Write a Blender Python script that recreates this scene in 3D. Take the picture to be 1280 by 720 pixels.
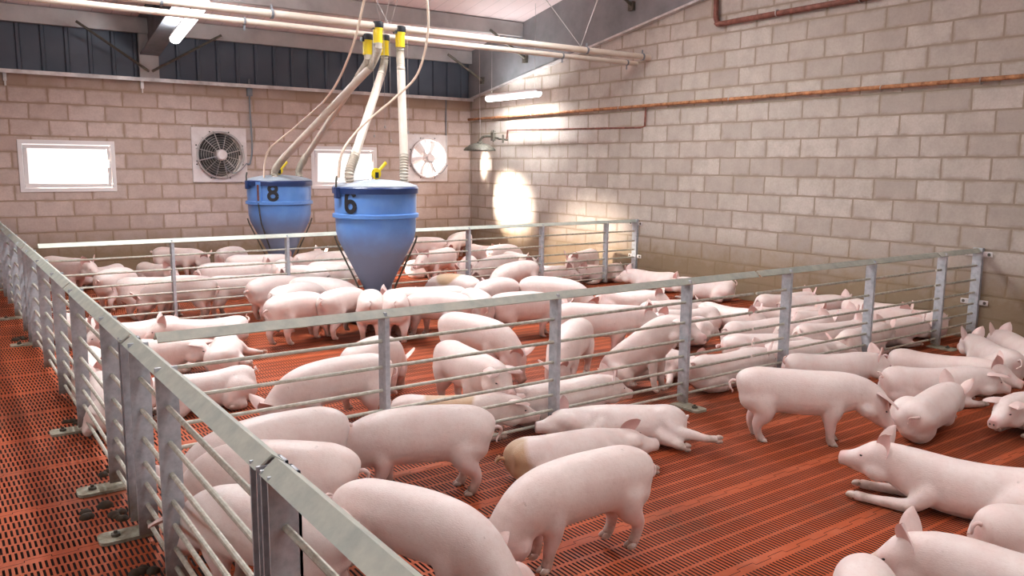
import bpy, bmesh, math, random
import numpy as np
from mathutils import Vector, Matrix
for o in list(bpy.data.objects): bpy.data.objects.remove(o)
S = bpy.context.scene
COL = S.collection
PI = math.pi
R = math.radians
# ------------------------------------------------------------------ camera
F_PX, YAW, PITCH, ROLL, CH = 1020.13, 0.618, -0.149, 0.0094, 1.6425
fw = Vector((math.sin(YAW)*math.cos(PITCH), math.cos(YAW)*math.cos(PITCH), math.sin(PITCH)))
rt = Vector((math.cos(YAW), -math.sin(YAW), 0)); up = rt.cross(fw)
rt2 = rt*math.cos(ROLL)+up*math.sin(ROLL); up2 = -rt*math.sin(ROLL)+up*math.cos(ROLL)
cam = bpy.data.objects.new('camera', bpy.data.cameras.new('camera')); COL.objects.link(cam)
M4 = Matrix(((rt2.x, up2.x, -fw.x, 0), (rt2.y, up2.y, -fw.y, 0), (rt2.z, up2.z, -fw.z, CH), (0, 0, 0, 1)))
cam.matrix_world = M4
cam.data.sensor_width = 36; cam.data.lens = F_PX*36/1280; cam.data.clip_start = .05
S.camera = cam
def at(px, py, z):
    d = rt2*((px-640)/F_PX)+up2*((360-py)/F_PX)+fw
    t = (z-CH)/d.z
    return Vector((0, 0, CH))+d*t
# ------------------------------------------------------------------ light
S.view_settings.view_transform = 'Standard'; S.view_settings.look = 'None'
S.view_settings.exposure = -0.4; S.view_settings.gamma = 1; S.view_settings.use_curve_mapping = False
W = bpy.data.worlds.new('world'); S.world = W; W.use_nodes = True
W.node_tree.nodes['Background'].inputs[0].default_value = (1.0, .97, .96, 1)
W.node_tree.nodes['Background'].inputs[1].default_value = 1.6
sun = bpy.data.objects.new('sun', bpy.data.lights.new('sun', 'SUN')); COL.objects.link(sun)
sun.data.energy = 330; sun.data.angle = R(17); sun.data.color = (1, .9, .78)
sd = Vector((2.5, -1.35, -.62)).normalized()
sun.rotation_euler = sd.to_track_quat('-Z', 'Y').to_euler()
def area(loc, sx, sy, e, col=(.92, .975, 1), rot=(0, 0, 0)):
    l = bpy.data.lights.new('area_light', 'AREA'); l.shape = 'RECTANGLE'; l.size = sx; l.size_y = sy
    l.energy = e; l.color = col
    o = bpy.data.objects.new('area_light', l); COL.objects.link(o); o.location = loc; o.rotation_euler = rot
    return o
area((3.5, -2.35, 2.6), 6.0, 1.2, 75, (.92, .975, 1), (R(90), 0, 0))       # added fill light behind the camera; the front wall has no windows
area((-2.5, 4.5, 2.3), 1.6, 9.0, 110, (.92, .975, 1), (0, R(-90), 0))       # unseen fill light added on the left to brighten the post faces
XL, YM, YF, XR, YB, HB = .67, 3.79, 8.52, 8.24, 12.97, 2.83
RS = .19       # roof rise per metre towards the viewer
def roofz(y): return 3.66+RS*(YB-y)
# ------------------------------------------------------------------ materials
def mat(name, col, rough=.6, metal=0, **k):
    m = bpy.data.materials.new(name); m.use_nodes = True
    b = m.node_tree.nodes['Principled BSDF']
    b.inputs['Base Color'].default_value = (*col, 1); b.inputs['Roughness'].default_value = rough
    b.inputs['Metallic'].default_value = metal
    for a, v in k.items(): b.inputs[a].default_value = v
    return m
class NT:
    def __init__(s, m): s.t = m.node_tree; s.b = s.t.nodes.get('Principled BSDF')
    def n(s, ty, **k):
        x = s.t.nodes.new(ty)
        for a, v in k.items(): setattr(x, a, v)
        return x
    def l(s, a, b): s.t.links.new(a, b)
    def set(s, inp, v):
        if hasattr(v, 'is_linked') or isinstance(v, bpy.types.NodeSocket): s.l(v, inp)
        else: inp.default_value = v
    def math(s, op, a, b=None, c=None, clamp=False):
        x = s.n('ShaderNodeMath', operation=op, use_clamp=clamp)
        s.set(x.inputs[0], a)
        if b is not None: s.set(x.inputs[1], b)
        if c is not None: s.set(x.inputs[2], c)
        return x.outputs[0]
    def mix(s, f, a, b, blend='MIX'):
        x = s.n('ShaderNodeMix', data_type='RGBA', blend_type=blend)
        s.set(x.inputs[0], f)
        s.set(x.inputs[6], a if not isinstance(a, tuple) else (*a, 1)); s.set(x.inputs[7], b if not isinstance(b, tuple) else (*b, 1))
        return x.outputs[2]
    def coords(s, kind='Object'): return s.n('ShaderNodeTexCoord').outputs[kind]
    def noise(s, scale, detail=3, vec=None, rough=.55, out=0):
        x = s.n('ShaderNodeTexNoise'); x.inputs['Scale'].default_value = scale; x.inputs['Detail'].default_value = detail
        x.inputs['Roughness'].default_value = rough
        if vec is not None: s.l(vec, x.inputs['Vector'])
        return x.outputs[out]
    def ramp(s, f, lo, hi, a=0., b=1.):
        x = s.n('ShaderNodeMapRange'); x.inputs[1].default_value = lo; x.inputs[2].default_value = hi
        x.inputs[3].default_value = a; x.inputs[4].default_value = b; s.l(f, x.inputs[0]); return x.outputs[0]
    def bump(s, h, st=.3, d=.01):
        x = s.n('ShaderNodeBump'); x.inputs['Strength'].default_value = st; x.inputs['Distance'].default_value = d
        s.l(h, x.inputs['Height']); s.l(x.outputs[0], s.b.inputs['Normal'])
def block_mat(name, axis, ca, cb, mortar, dirt_top, capped=False):
    m = mat(name, ca, .9); t = NT(m)
    c = t.n('ShaderNodeSeparateXYZ'); t.l(t.coords(), c.inputs[0])
    u = c.outputs[axis]; z = c.outputs[2]
    nz = t.noise(3.2, 3, out=1, vec=t.coords()); ns = t.n('ShaderNodeSeparateColor'); t.l(nz, ns.inputs[0])
    uu = t.math('ADD', u, t.math('MULTIPLY', t.math('SUBTRACT', ns.outputs[0], .5), .03))
    zz = t.math('ADD', z, t.math('MULTIPLY', t.math('SUBTRACT', ns.outputs[1], .5), .022))
    v = t.n('ShaderNodeCombineXYZ'); t.l(uu, v.inputs[0]); t.l(zz, v.inputs[1])
    def brick(ms, smooth):
        b = t.n('ShaderNodeTexBrick'); b.offset = .5; b.squash = 1
        t.l(v.outputs[0], b.inputs['Vector'])
        b.inputs['Color1'].default_value = (0, 0, 0, 1); b.inputs['Color2'].default_value = (1, 1, 1, 1)
        b.inputs['Mortar'].default_value = (.5, .5, .5, 1)
        b.inputs['Scale'].default_value = 1; b.inputs['Mortar Size'].default_value = ms; b.inputs['Mortar Smooth'].default_value = smooth
        b.inputs['Bias'].default_value = 0; b.inputs['Brick Width'].default_value = .47; b.inputs['Row Height'].default_value = .22
        return b
    b = brick(.013, .35)
    bw = brick(.042, 1.0)
    col = t.mix(b.outputs['Color'], ca, cb)
    n1 = t.noise(1.1, 4, t.coords()); n2 = t.noise(38, 4, t.coords(), .7); n3 = t.noise(6, 4, t.coords(), .6)
    col = t.mix(t.ramp(n3, .35, .75, 0, .45), col, tuple(x*.72 for x in ca))
    col = t.mix(t.ramp(n2, .4, .75, 0, .35), col, tuple(x*.7 for x in ca))
    # mortar smeared past the joints in places
    sm = t.math('MULTIPLY', bw.outputs['Fac'], t.ramp(n3, .40, .62, 0, .9))
    mf = t.math('MAXIMUM', b.outputs['Fac'], sm)
    mcol = t.mix(n2, mortar, tuple(x*1.25 for x in mortar))
    col = t.mix(mf, col, mcol)
    if capped: col = t.mix(t.math('MULTIPLY', t.ramp(z, 2.60, 2.63), t.ramp(n1, .35, .6, .2, .85)), col, tuple(x*1.15 for x in mortar))   # rendered top course
    # splash dirt of the pens on the lower courses, ragged at its upper edge
    edge = t.math('ADD', z, t.math('MULTIPLY', t.math('SUBTRACT', n3, .5), .55))
    d = t.ramp(edge, dirt_top, dirt_top*.45, 0, .85)
    col = t.mix(d, col, t.mix(n1, (.16, .10, .055), (.26, .18, .09)))
    t.l(col, t.b.inputs['Base Color'])
    h = t.math('ADD', t.math('MULTIPLY', mf, -1.0), t.math('MULTIPLY', n2, .35))
    t.bump(h, .5, .008)
    return m
def metal_mat(name, ca, cb, rough=.45, metal=.6, scale=9, dirt=None):
    m = mat(name, ca, rough, metal); t = NT(m)
    n = t.noise(scale, 5, t.coords(), .65); col = t.mix(t.ramp(n, .35, .7), ca, cb)
    if dirt:
        g = t.n('ShaderNodeNewGeometry'); c = t.n('ShaderNodeSeparateXYZ'); t.l(g.outputs['Position'], c.inputs[0])
        e = t.math('ADD', c.outputs[2], t.math('MULTIPLY', t.noise(14, 4, t.coords()), .35))
        f = t.ramp(e, dirt, dirt*.4, 0, .9)
        col = t.mix(f, col, (.15, .10, .055))
        t.l(t.math('MULTIPLY', t.math('SUBTRACT', 1, f), metal), t.b.inputs['Metallic'])
    t.l(col, t.b.inputs['Base Color']); t.l(t.ramp(n, .3, .7, rough*.8, min(1, rough*1.35)), t.b.inputs['Roughness'])
    t.bump(n, .12, .004)
    return m
M = {}
M['wall_back'] = block_mat('block_back', 0, (.46, .345, .297), (.62, .49, .44), (.29, .20, .145), .72, True)
M['wall_right'] = block_mat('block_right', 1, (.385, .323, .283), (.515, .450, .402), (.24, .19, .145), .80)
M['galv'] = metal_mat('galvanised', (.52, .54, .58), (.35, .37, .41), .48, .2, 24, .42)
M['rail'] = metal_mat('rail_galvanised', (.56, .58, .50), (.40, .43, .39), .5, .35, 8)
M['bar'] = metal_mat('bar_galvanised', (.58, .56, .49), (.36, .33, .26), .5, .35, 30)
M['plate'] = metal_mat('plate_galvanised', (.42, .41, .33), (.22, .19, .13), .7, .25, 20)
M['beam'] = metal_mat('beam_grey', (.17, .17, .185), (.12, .12, .13), .6, .3, 3)
M['purlin'] = metal_mat('purlin_galvanised', (.46, .43, .42), (.36, .335, .325), .5, .3, 2.5)
M['ledge'] = metal_mat('ledge_galvanised', (.74, .70, .69), (.46, .42, .41), .4, .35, 5)
M['rust'] = metal_mat('rusty_pipe', (.50, .23, .10), (.17, .07, .035), .7, .1, 12)
M['rust_dark'] = metal_mat('rusty_pipe_dark', (.22, .075, .05), (.10, .04, .03), .65, .1, 12)
M['iron'] = metal_mat('old_iron', (.13, .115, .09), (.07, .06, .05), .55, .5, 25)
M['pvc'] = metal_mat('cream_pvc', (.66, .58, .50), (.56, .47, .38), .35, 0, 5)
M['flex'] = metal_mat('corrugated_hose', (.52, .46, .38), (.38, .33, .26), .45, 0, 8)
M['rope'] = mat('tan_hose', (.66, .52, .41), .5)
M['yellow'] = mat('yellow_plastic', (.80, .60, .02), .35)
M['black'] = mat('black_plastic', (.015, .017, .022), .4)
M['ink'] = mat('number_black', (.008, .008, .012), .5)
M['white'] = mat('white_frame', (.78, .72, .71), .4)
M['fanwhite'] = metal_mat('fan_white', (.72, .64, .62), (.60, .50, .47), .45, 0, 6)
M['wire'] = mat('steel_wire', (.45, .42, .40), .4, .7)
M['fanblade'] = mat('fan_blade_dark', (.05, .045, .045), .5, .3)
M['manure'] = metal_mat('manure', (.035, .022, .012), (.07, .045, .025), .8, 0, 40)
M['conduit'] = mat('grey_conduit', (.17, .18, .20), .5)
m = M['tube'] = bpy.data.materials.new('lit_diffuser'); m.use_nodes = True
b = m.node_tree.nodes['Principled BSDF']; b.inputs['Emission Color'].default_value = (1, .96, .95, 1); b.inputs['Emission Strength'].default_value = 9
# blue polyethylene hopper, dusty on its cone
m = M['hopper'] = mat('blue_hopper', (.045, .16, .52), .38); t = NT(m)
g = t.n('ShaderNodeSeparateXYZ'); t.l(t.coords(), g.inputs[0])
n = t.noise(7, 4, t.coords()); e = t.math('ADD', g.outputs[2], t.math('MULTIPLY', t.math('SUBTRACT', n, .5), .18))
f = t.ramp(e, 1.0, .70, 0, .85)
t.l(t.mix(f, t.mix(t.ramp(n, .4, .7), (.10, .25, .62), (.13, .29, .64)), (.17, .175, .215)), t.b.inputs['Base Color'])
t.l(t.math('ADD', .32, t.math('MULTIPLY', f, .35)), t.b.inputs['Roughness'])
M['navy'] = mat('navy_rim', (.012, .035, .13), .35)
M['lid'] = metal_mat('dusty_lid', (.36, .40, .45), (.28, .31, .36), .55, 0, 6)
# ribbed dark cladding strip
m = M['clad'] = mat('dark_cladding', (.055, .075, .11), .5, .3); t = NT(m)
n = t.noise(1.2, 3, t.coords()); t.l(t.mix(t.ramp(n, .35, .65), (.075, .09, .12), (.11, .13, .165)), t.b.inputs['Base Color'])
# ceiling panels
m = M['ceil'] = mat('ceiling_panel', (.66, .53, .52), .55); t = NT(m)
c = t.n('ShaderNodeSeparateXYZ'); t.l(t.coords(), c.inputs[0])
fr = t.math('FRACT', t.math('DIVIDE', c.outputs[0], .25)); ln = t.math('LESS_THAN', fr, .03)
n = t.noise(1.5, 4, t.coords())
t.l(t.mix(ln, t.mix(t.ramp(n, .35, .7), (.80, .66, .65), (.72, .58, .57)), (.50, .40, .39)), t.b.inputs['Base Color'])
# slatted floor: slots are real openings (transparent) over a dark pit
def floor_mat():
    m = mat('slatted_plastic', (.5, .09, .03), .42); t = NT(m)
    c = t.n('ShaderNodeSeparateXYZ'); g = t.n('ShaderNodeNewGeometry'); t.l(g.outputs['Position'], c.inputs[0])
    X, Y = c.outputs[0], c.outputs[1]
    tile = .575
    a = t.math('FRACT', t.math('DIVIDE', t.math('SUBTRACT', Y, 2.60-tile*8), tile))       # 0 at a seam
    def slots(rows, pitch, duty, lo):
        q = t.math('MULTIPLY', t.math('DIVIDE', t.math('SUBTRACT', a, .047), .906), rows)
        inb = t.math('MULTIPLY', t.math('GREATER_THAN', q, 0), t.math('LESS_THAN', q, rows))
        fq = t.math('FRACT', q)
        r1 = t.math('MULTIPLY', t.math('GREATER_THAN', fq, lo), t.math('LESS_THAN', fq, 1-lo))
        sh = t.math('MULTIPLY', t.math('FLOOR', q), pitch*.3)
        px = t.math('FRACT', t.math('DIVIDE', t.math('ADD', X, sh), pitch))
        return t.math('MULTIPLY', t.math('MULTIPLY', inb, r1), t.math('LESS_THAN', px, duty))
    pen = t.math('GREATER_THAN', X, .67)
    mk = t.math('ADD', t.math('MULTIPLY', slots(5, .0215, .46, .085), pen),
                t.math('MULTIPLY', slots(6, .0215, .47, .09), t.math('SUBTRACT', 1, pen)))
    # interlocking seam: a thin zigzag gap
    sq = t.math('SIGN', t.math('SINE', t.math('MULTIPLY', X, 2*PI/.20)))
    ab = t.math('MULTIPLY', t.math('SUBTRACT', t.math('FRACT', t.math('ADD', a, .5)), .5), tile)
    zig = t.math('LESS_THAN', t.math('ABSOLUTE', t.math('SUBTRACT', ab, t.math('MULTIPLY', sq, .009))), .0016)
    crossx = t.math('LESS_THAN', t.math('ABSOLUTE', t.math('SUBTRACT', t.math('FRACT', t.math('DIVIDE', X, .10)), .5)), .485)
    ver = t.math('MULTIPLY', t.math('SUBTRACT', 1, crossx), t.math('LESS_THAN', t.math('ABSOLUTE', ab), .009))
    mk = t.math('MAXIMUM', mk, t.math('MAXIMUM', zig, ver), clamp=True)
    p = g.outputs['Position']
    n1 = t.noise(1.3, 5, p); n2 = t.noise(9, 4, p); n3 = t.noise(70, 3, p)
    col = t.mix(t.ramp(n1, .35, .68), (.44, .088, .027), (.31, .056, .015))
    col = t.mix(t.ramp(n2, .45, .75, 0, .5), col, (.52, .16, .09))
    # trodden-in dirt
    col = t.mix(t.math('MULTIPLY', t.ramp(n1, .52, .72, 0, .8), t.ramp(n2, .35, .65)), col, (.12, .055, .028))
    t.l(col, t.b.inputs['Base Color']); t.l(t.ramp(n2, .3, .7, .5, .75), t.b.inputs['Roughness']); t.b.inputs['Specular IOR Level'].default_value = .25
    t.bump(n3, .25, .002)
    tr = t.n('ShaderNodeBsdfTransparent'); mx = t.n('ShaderNodeMixShader')
    t.l(mk, mx.inputs[0]); t.l(t.b.outputs[0], mx.inputs[1]); t.l(tr.outputs[0], mx.inputs[2])
    t.l(mx.outputs[0], t.t.nodes['Material Output'].inputs[0])
    return m
M['floor'] = floor_mat()
M['pit'] = mat('pit', (.012, .004, .003), .9)
m = M['glass'] = mat('window_glass', (1, 1, 1), .05); t = NT(m)
tr = t.n('ShaderNodeBsdfTransparent'); gl = t.n('ShaderNodeBsdfGlossy'); gl.inputs['Roughness'].default_value = .05
mx = t.n('ShaderNodeMixShader'); mx.inputs[0].default_value = .06
t.l(tr.outputs[0], mx.inputs[1]); t.l(gl.outputs[0], mx.inputs[2]); t.l(mx.outputs[0], t.t.nodes['Material Output'].inputs[0])
# pig skin
def skin_mat():
    m = mat('pig_skin', (.7, .5, .46), .5); t = NT(m); b = t.b
    at1 = t.n('ShaderNodeAttribute', attribute_name='pink'); at2 = t.n('ShaderNodeAttribute', attribute_name='dirt'); at3 = t.n('ShaderNodeAttribute', attribute_name='dark')
    at4 = t.n('ShaderNodeAttribute', attribute_name='stain')
    o = t.coords(); oi = t.n('ShaderNodeObjectInfo')
    n1 = t.noise(7, 4, o); n2 = t.noise(45, 4, o, .7)
    mp = t.n('ShaderNodeMapping'); t.l(o, mp.inputs[0]); mp.inputs['Scale'].default_value = (60, 200, 200)
    n3 = t.noise(1, 3, mp.outputs[0], .6)
    base = t.mix(oi.outputs['Random'], (.83, .715, .675), (.82, .68, .63))
    col = t.mix(t.ramp(n1, .38, .7, 0, .55), base, (.72, .53, .485))
    col = t.mix(t.ramp(n2, .5, .8, 0, .35), col, (.60, .42, .35))
    col = t.mix(t.math('MULTIPLY', at1.outputs['Fac'], .85), col, (.68, .36, .33))
    dn = t.math('MULTIPLY', at2.outputs['Fac'], t.ramp(t.noise(18, 4, o), .3, .6, .25, 1))
    col = t.mix(dn, col, (.27, .17, .10))
    # small scuffs
    col = t.mix(t.ramp(t.noise(16, 5, o, .75), .655, .74, 0, .55), col, (.25, .15, .11))
    col = t.mix(at4.outputs['Fac'], col, (.50, .30, .13))
    col = t.mix(at3.outputs['Fac'], col, (.018, .010, .008))
    t.l(col, b.inputs['Base Color'])
    b.inputs['Subsurface Weight'].default_value = .06; b.inputs['Subsurface Radius'].default_value = (.02, .008, .006)
    b.inputs['Roughness'].default_value = .48; b.inputs['Sheen Weight'].default_value = .15
    t.bump(t.math('ADD', t.math('ADD', t.math('MULTIPLY', n3, .8), n2), t.math('MULTIPLY', n1, 3.0)), .2, .006)
    return m
M['skin'] = skin_mat()
# ------------------------------------------------------------------ mesh helpers
class MB:
    def __init__(s): s.v = []; s.f = []
    def add(s, v, f):
        k = len(s.v); s.v += [tuple(x) for x in v]; s.f += [tuple(i+k for i in q) for q in f]; return s
    def box(s, a, b, T=None):
        x0, y0, z0 = a; x1, y1, z1 = b
        v = [Vector(p) for p in ((x0, y0, z0), (x1, y0, z0), (x1, y1, z0), (x0, y1, z0), (x0, y0, z1), (x1, y0, z1), (x1, y1, z1), (x0, y1, z1))]
        if T: v = [T @ p for p in v]
        return s.add(v, [(0, 3, 2, 1), (4, 5, 6, 7), (0, 1, 5, 4), (1, 2, 6, 5), (2, 3, 7, 6), (3, 0, 4, 7)])
    def loft(s, rings, cap=True, close=False):
        n = len(rings[0]); v = [p for r in rings for p in r]; f = []
        m = len(rings)
        for i in range(m if close else m-1):
            j = (i+1) % m
            for k in range(n): f.append((i*n+k, i*n+(k+1) % n, j*n+(k+1) % n, j*n+k))
        if cap and not close: f.append(tuple(range(n))[::-1]); f.append(tuple((m-1)*n+k for k in range(n)))
        return s.add(v, f)
    def tube(s, pts, r, n=10, cap=True, close=False):
        pts = [Vector(p) for p in pts]; m = len(pts)
        rr = r if isinstance(r, (list, tuple)) else [r]*m
        rings = []; u = None
        for i, p in enumerate(pts):
            a = pts[(i-1) % m] if (i > 0 or close) else p; b = pts[(i+1) % m] if (i < m-1 or close) else p
            t = (b-a).normalized()
            if u is None: u = t.orthogonal().normalized()
            else: u = (u-t*u.dot(t)).normalized()
            w = t.cross(u)
            rings.append([p+(u*math.cos(2*PI*k/n)+w*math.sin(2*PI*k/n))*rr[i] for k in range(n)])
        return s.loft(rings, cap, close)
    def lathe(s, prof, c=(0, 0, 0), n=48, axis=None, cap=True):
        c = Vector(c); rings = []
        for r, z in prof:
            ring = []
            for k in range(n):
                a = 2*PI*k/n; p = Vector((r*math.cos(a), r*math.sin(a), z))
                if axis == 'y': p = Vector((p.x, -p.z, p.y))
                if axis == 'x': p = Vector((p.z, p.x, p.y))
                ring.append(c+p)
            rings.append(ring)
        return s.loft(rings, cap)
    def build(s, name, m, parent=None, smooth=False, bevel=0, loc=None):
        me = bpy.data.meshes.new(name); me.from_pydata(s.v, [], s.f); me.validate(); me.update()
        bm = bmesh.new(); bm.from_mesh(me); bmesh.ops.recalc_face_normals(bm, faces=bm.faces)
        bm.to_mesh(me); bm.free()
        if smooth:
            for p in me.polygons: p.use_smooth = True
            me.set_sharp_from_angle(angle=R(38))
        me.materials.append(m)
        o = bpy.data.objects.new(name, me); COL.objects.link(o)
        if parent: o.parent = parent
        if loc is not None: o.location = loc
        if bevel:
            q = o.modifiers.new('b', 'BEVEL'); q.width = bevel; q.segments = 2; q.limit_method = 'ANGLE'
        return o
def bez(p, n=24):
    p = [Vector(q) for q in p]; out = []                          # catmull-rom through points
    q = [p[0]*2-p[1]]+p+[p[-1]*2-p[-2]]
    for i in range(1, len(q)-2):
        for k in range(n):
            t = k/n; a, b, c, d = q[i-1], q[i], q[i+1], q[i+2]
            out.append(.5*((2*b)+(c-a)*t+(2*a-5*b+4*c-d)*t*t+(3*b-a-3*c+d)*t**3))
    out.append(p[-1]); return out
def tag(o, label, cat, group=None, kind=None):
    if label: o['label'] = label
    if cat: o['category'] = cat
    if group: o['group'] = group
    if kind: o['kind'] = kind
    return o
def empty(name, loc, label=None, cat=None, group=None):
    o = bpy.data.objects.new(name, None); COL.objects.link(o); o.location = loc; o.empty_display_size = .1
    return tag(o, label, cat, group)
def struct(o): o['kind'] = 'structure'; return o
def copy_tree(o, parent=None):
    c = o.copy(); COL.objects.link(c); c.parent = parent
    for ch in list(o.children): copy_tree(ch, c)
    return c
# ------------------------------------------------------------------ setting
X0, X1, Y0 = -2.6, XR, -2.5
fl = MB()
for z in (0,): fl.add([(X0, Y0, z), (X1, Y0, z), (X1, YB, z), (X0, YB, z)], [(0, 1, 2, 3)])
FL = struct(fl.build('floor', M['floor']))
MB().box((X0, Y0, -.75), (X1, YB, -.6)).box((X0-.1, Y0-.1, -.75), (X0, YB+.1, -.005)).box((X1, Y0-.1, -.75), (X1+.1, YB+.1, -.005)).box((X0, YB, -.75), (X1, YB+.1, -.005)).box((X0, Y0-.1, -.75), (X1, Y0, -.005)).build('pit', M['pit'], FL)
# back wall with openings: windows and fans
holes = [(1.03, 2.19, 1.24, 1.91), (5.17, 6.31, 1.25, 1.91), (3.32, 4.04, 1.40, 2.12), (6.97, 7.67, 1.40, 2.12)]
holes.sort()
wb = MB(); x = X0
for (a, b_, c_, d_) in holes:
    wb.box((x, YB, 0), (a, YB+.2, HB)); wb.box((a, YB, 0), (b_, YB+.2, c_)); wb.box((a, YB, d_), (b_, YB+.2, HB)); x = b_
wb.box((x, YB, 0), (XR+.2, YB+.2, HB))
struct(wb.build('wall_back', M['wall_back']))
# right wall (gable): its top follows the roof
wr = MB(); ys = YB+.0
def rk(y): return HB+.168*(YB-y)
wr.add([(XR, Y0, 0), (XR, ys, 0), (XR, ys, rk(ys)), (XR, Y0, rk(Y0)), (XR+.2, Y0, 0), (XR+.2, ys, 0), (XR+.2, ys, rk(ys)), (XR+.2, Y0, rk(Y0))],
       [(0, 3, 2, 1), (4, 5, 6, 7), (0, 1, 5, 4), (1, 2, 6, 5), (2, 3, 7, 6), (3, 0, 4, 7)])
struct(wr.build('wall_right', M['wall_right']))
# left wall of the passage, beyond the frame's left edge
MBW = MB().box((X0-.2, Y0, 0), (X0, YB+.2, 6.6)); struct(MBW.build('wall_left', M['wall_back']))
struct(MB().box((X0-.2, Y0-.2, 0), (XR+.2, Y0, 6.6)).build('wall_front', M['wall_back']))
# ribbed cladding band above the back wall
cl = MB(); prof = []; x = X0
while x < XR:
    for dx, dy in ((0, 0), (.20, 0), (.215, .03), (.25, .03), (.265, 0)): prof.append((min(x+dx, XR), YB+.04-dy))
    for dx in (.32, .38): pass
    x += .29
v = []
for px_, py_ in prof: v += [(px_, py_, HB), (px_, py_, roofz(YB)+.05)]
cl.add(v, [(2*i, 2*i+2, 2*i+3, 2*i+1) for i in range(len(prof)-1)])
cl.box((X0, YB+.06, HB), (XR+.2, YB+.2, roofz(YB)+.1))
struct(cl.build('wall_back_cladding', M['clad']))
# ceiling
def slope_box(x0, x1, y0, y1, z0, z1):      # offsets z0,z1 relative to the roof underside
    m = MB(); P = []
    for (x, y, z) in ((x0, y0, z0), (x1, y0, z0), (x1, y1, z0), (x0, y1, z0), (x0, y0, z1), (x1, y0, z1), (x1, y1, z1), (x0, y1, z1)):
        P.append((x, y, roofz(y)+z))
    return m.add(P, [(0, 3, 2, 1), (4, 5, 6, 7), (0, 1, 5, 4), (1, 2, 6, 5), (2, 3, 7, 6), (3, 0, 4, 7)])
struct(slope_box(X0-.2, XR+.3, Y0, YB+.3, 0, .08).build('ceiling', M['ceil']))
# dark sheet filling the gable between block wall and roof, with a light flashing along its foot
gs = MB(); gx = XR-.04
gs.add([(gx, YB, rk(YB)), (gx, Y0, rk(Y0)), (gx, Y0, roofz(Y0)), (gx, YB, roofz(YB)), (XR+.2, YB, rk(YB)), (XR+.2, Y0, rk(Y0)), (XR+.2, Y0, roofz(Y0)), (XR+.2, YB, roofz(YB))],
       [(0, 1, 2, 3), (4, 7, 6, 5), (0, 4, 5, 1), (1, 5, 6, 2), (3, 2, 6, 7), (0, 3, 7, 4)])
struct(gs.build('trim_1', metal_mat('gable_sheet', (.25, .245, .255), (.19, .185, .195), .55, .2, 2)))
fm = MB(); P = []
for y in (YB, Y0):
    for (dx, dz) in ((-.07, 0), (0, 0), (0, .03), (-.07, .03)): P.append((XR+dx, y, rk(y)+dz-.02))
fm.add(P, [(0, 1, 2, 3), (4, 7, 6, 5)]+[(i, (i+1) % 4, 4+(i+1) % 4, 4+i) for i in range(4)])
struct(fm.build('trim_2', M['ledge']))
# galvanised ledge on the back wall
lg = MB().box((X0, YB-.10, HB-.005), (XR, YB+.02, HB+.012)).box((X0, YB-.11, HB-.04), (XR, YB-.098, HB+.012))
struct(lg.build('trim_3', M['ledge']))
# windows
for i, (a, b_, c_, d_) in enumerate((holes[0], holes[2])):
    w = empty('window_%d' % (i+1), ((a+b_)/2, YB, c_)); w['kind'] = 'structure'
    W_, H_ = b_-a, d_-c_
    m = MB()
    for (p, q) in (((-W_/2-.02, -.015, -.02), (W_/2+.02, .12, .035)), ((-W_/2-.02, -.015, H_-.035), (W_/2+.02, .12, H_+.02)),
                   ((-W_/2-.02, -.015, .035), (-W_/2+.035, .12, H_-.035)), ((W_/2-.035, -.015, .035), (W_/2+.02, .12, H_-.035))): m.box(p, q)
    m.build('window_frame', M['white'], w, bevel=.004)
    # bottom-hung sash, tilted a little into the room
    T = Matrix.Translation((0, .05, .04)) @ Matrix.Rotation(R(5), 4, 'X')
    m = MB(); w2, h2 = W_/2-.04, H_-.085
    for (p, q) in (((-w2, -.03, 0), (w2, .01, .055)), ((-w2, -.03, h2-.045), (w2, .01, h2)), ((-w2, -.03, .055), (-w2+.05, .01, h2-.045)), ((w2-.05, -.03, .055), (w2, .01, h2-.045))): m.box(p, q, T)
    sash = m.build('window_sash', M['white'], w, bevel=.004)
    MB().box((-w2+.045, -.012, .05), (w2-.045, -.008, h2-.04), T).build('pane', M['glass'], sash)
    MB().box((-w2+.005, -.06, h2-.12), (-w2+.03, -.03, h2-.05), T).box((w2-.03, -.06, h2-.3), (w2-.005, -.03, h2-.2), T).build('window_latch', M['white'], sash)
# ------------------------------------------------------------------ roof steel
def purlin(y, label):
    m = MB(); z = roofz(y)
    m.box((X0, y-.02, z-.23), (XR-.05, y, z-.014)); m.box((X0, y, z-.23), (XR-.05, y+.07, z-.205)); m.box((X0, y, z-.034), (XR-.05, y+.07, z-.014))
    o = m.build('purlin', M['purlin']); return tag(o, label, 'purlin', 'purlins under the roof panels')
purlin(12.85, 'grey steel purlin under the roof nearest the back wall')
purlin(11.3, 'grey steel purlin, second from the back wall, above the feed pipes')
# rafter: I-beam from a column on the back wall, rising with the roof
raf = empty('roof_rafter', (2.72, YB, HB), 'dark grey steel rafter rising from the back wall behind the left lamp', 'rafter')
def sl(x0, x1, y0, y1, a, b_):
    m = slope_box(x0, x1, y0, y1, a, b_); m.v = [(p[0]-2.72, p[1]-YB, p[2]-HB) for p in m.v]; return m
sl(2.715, 2.730, 4.0, YB-.05, -.50, -.02).build('web', M['beam'], raf)
sl(2.60, 2.86, 4.0, YB-.05, -.52, -.50).build('bottom_flange', M['beam'], raf)
sl(2.60, 2.86, 4.0, YB-.05, -.02, 0).build('top_flange', M['beam'], raf)
q = MB(); 
for y in (11.5, 10.0): 
    q.v += []; mm = sl(2.61, 2.85, y-.006, y+.006, -.50, -.02); q.add(mm.v, mm.f)
q.build('stiffener', M['beam'], raf)
MB().box((-.13, -.10, .0), (.13, -.02, .82)).build('column', M['purlin'], raf)
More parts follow.
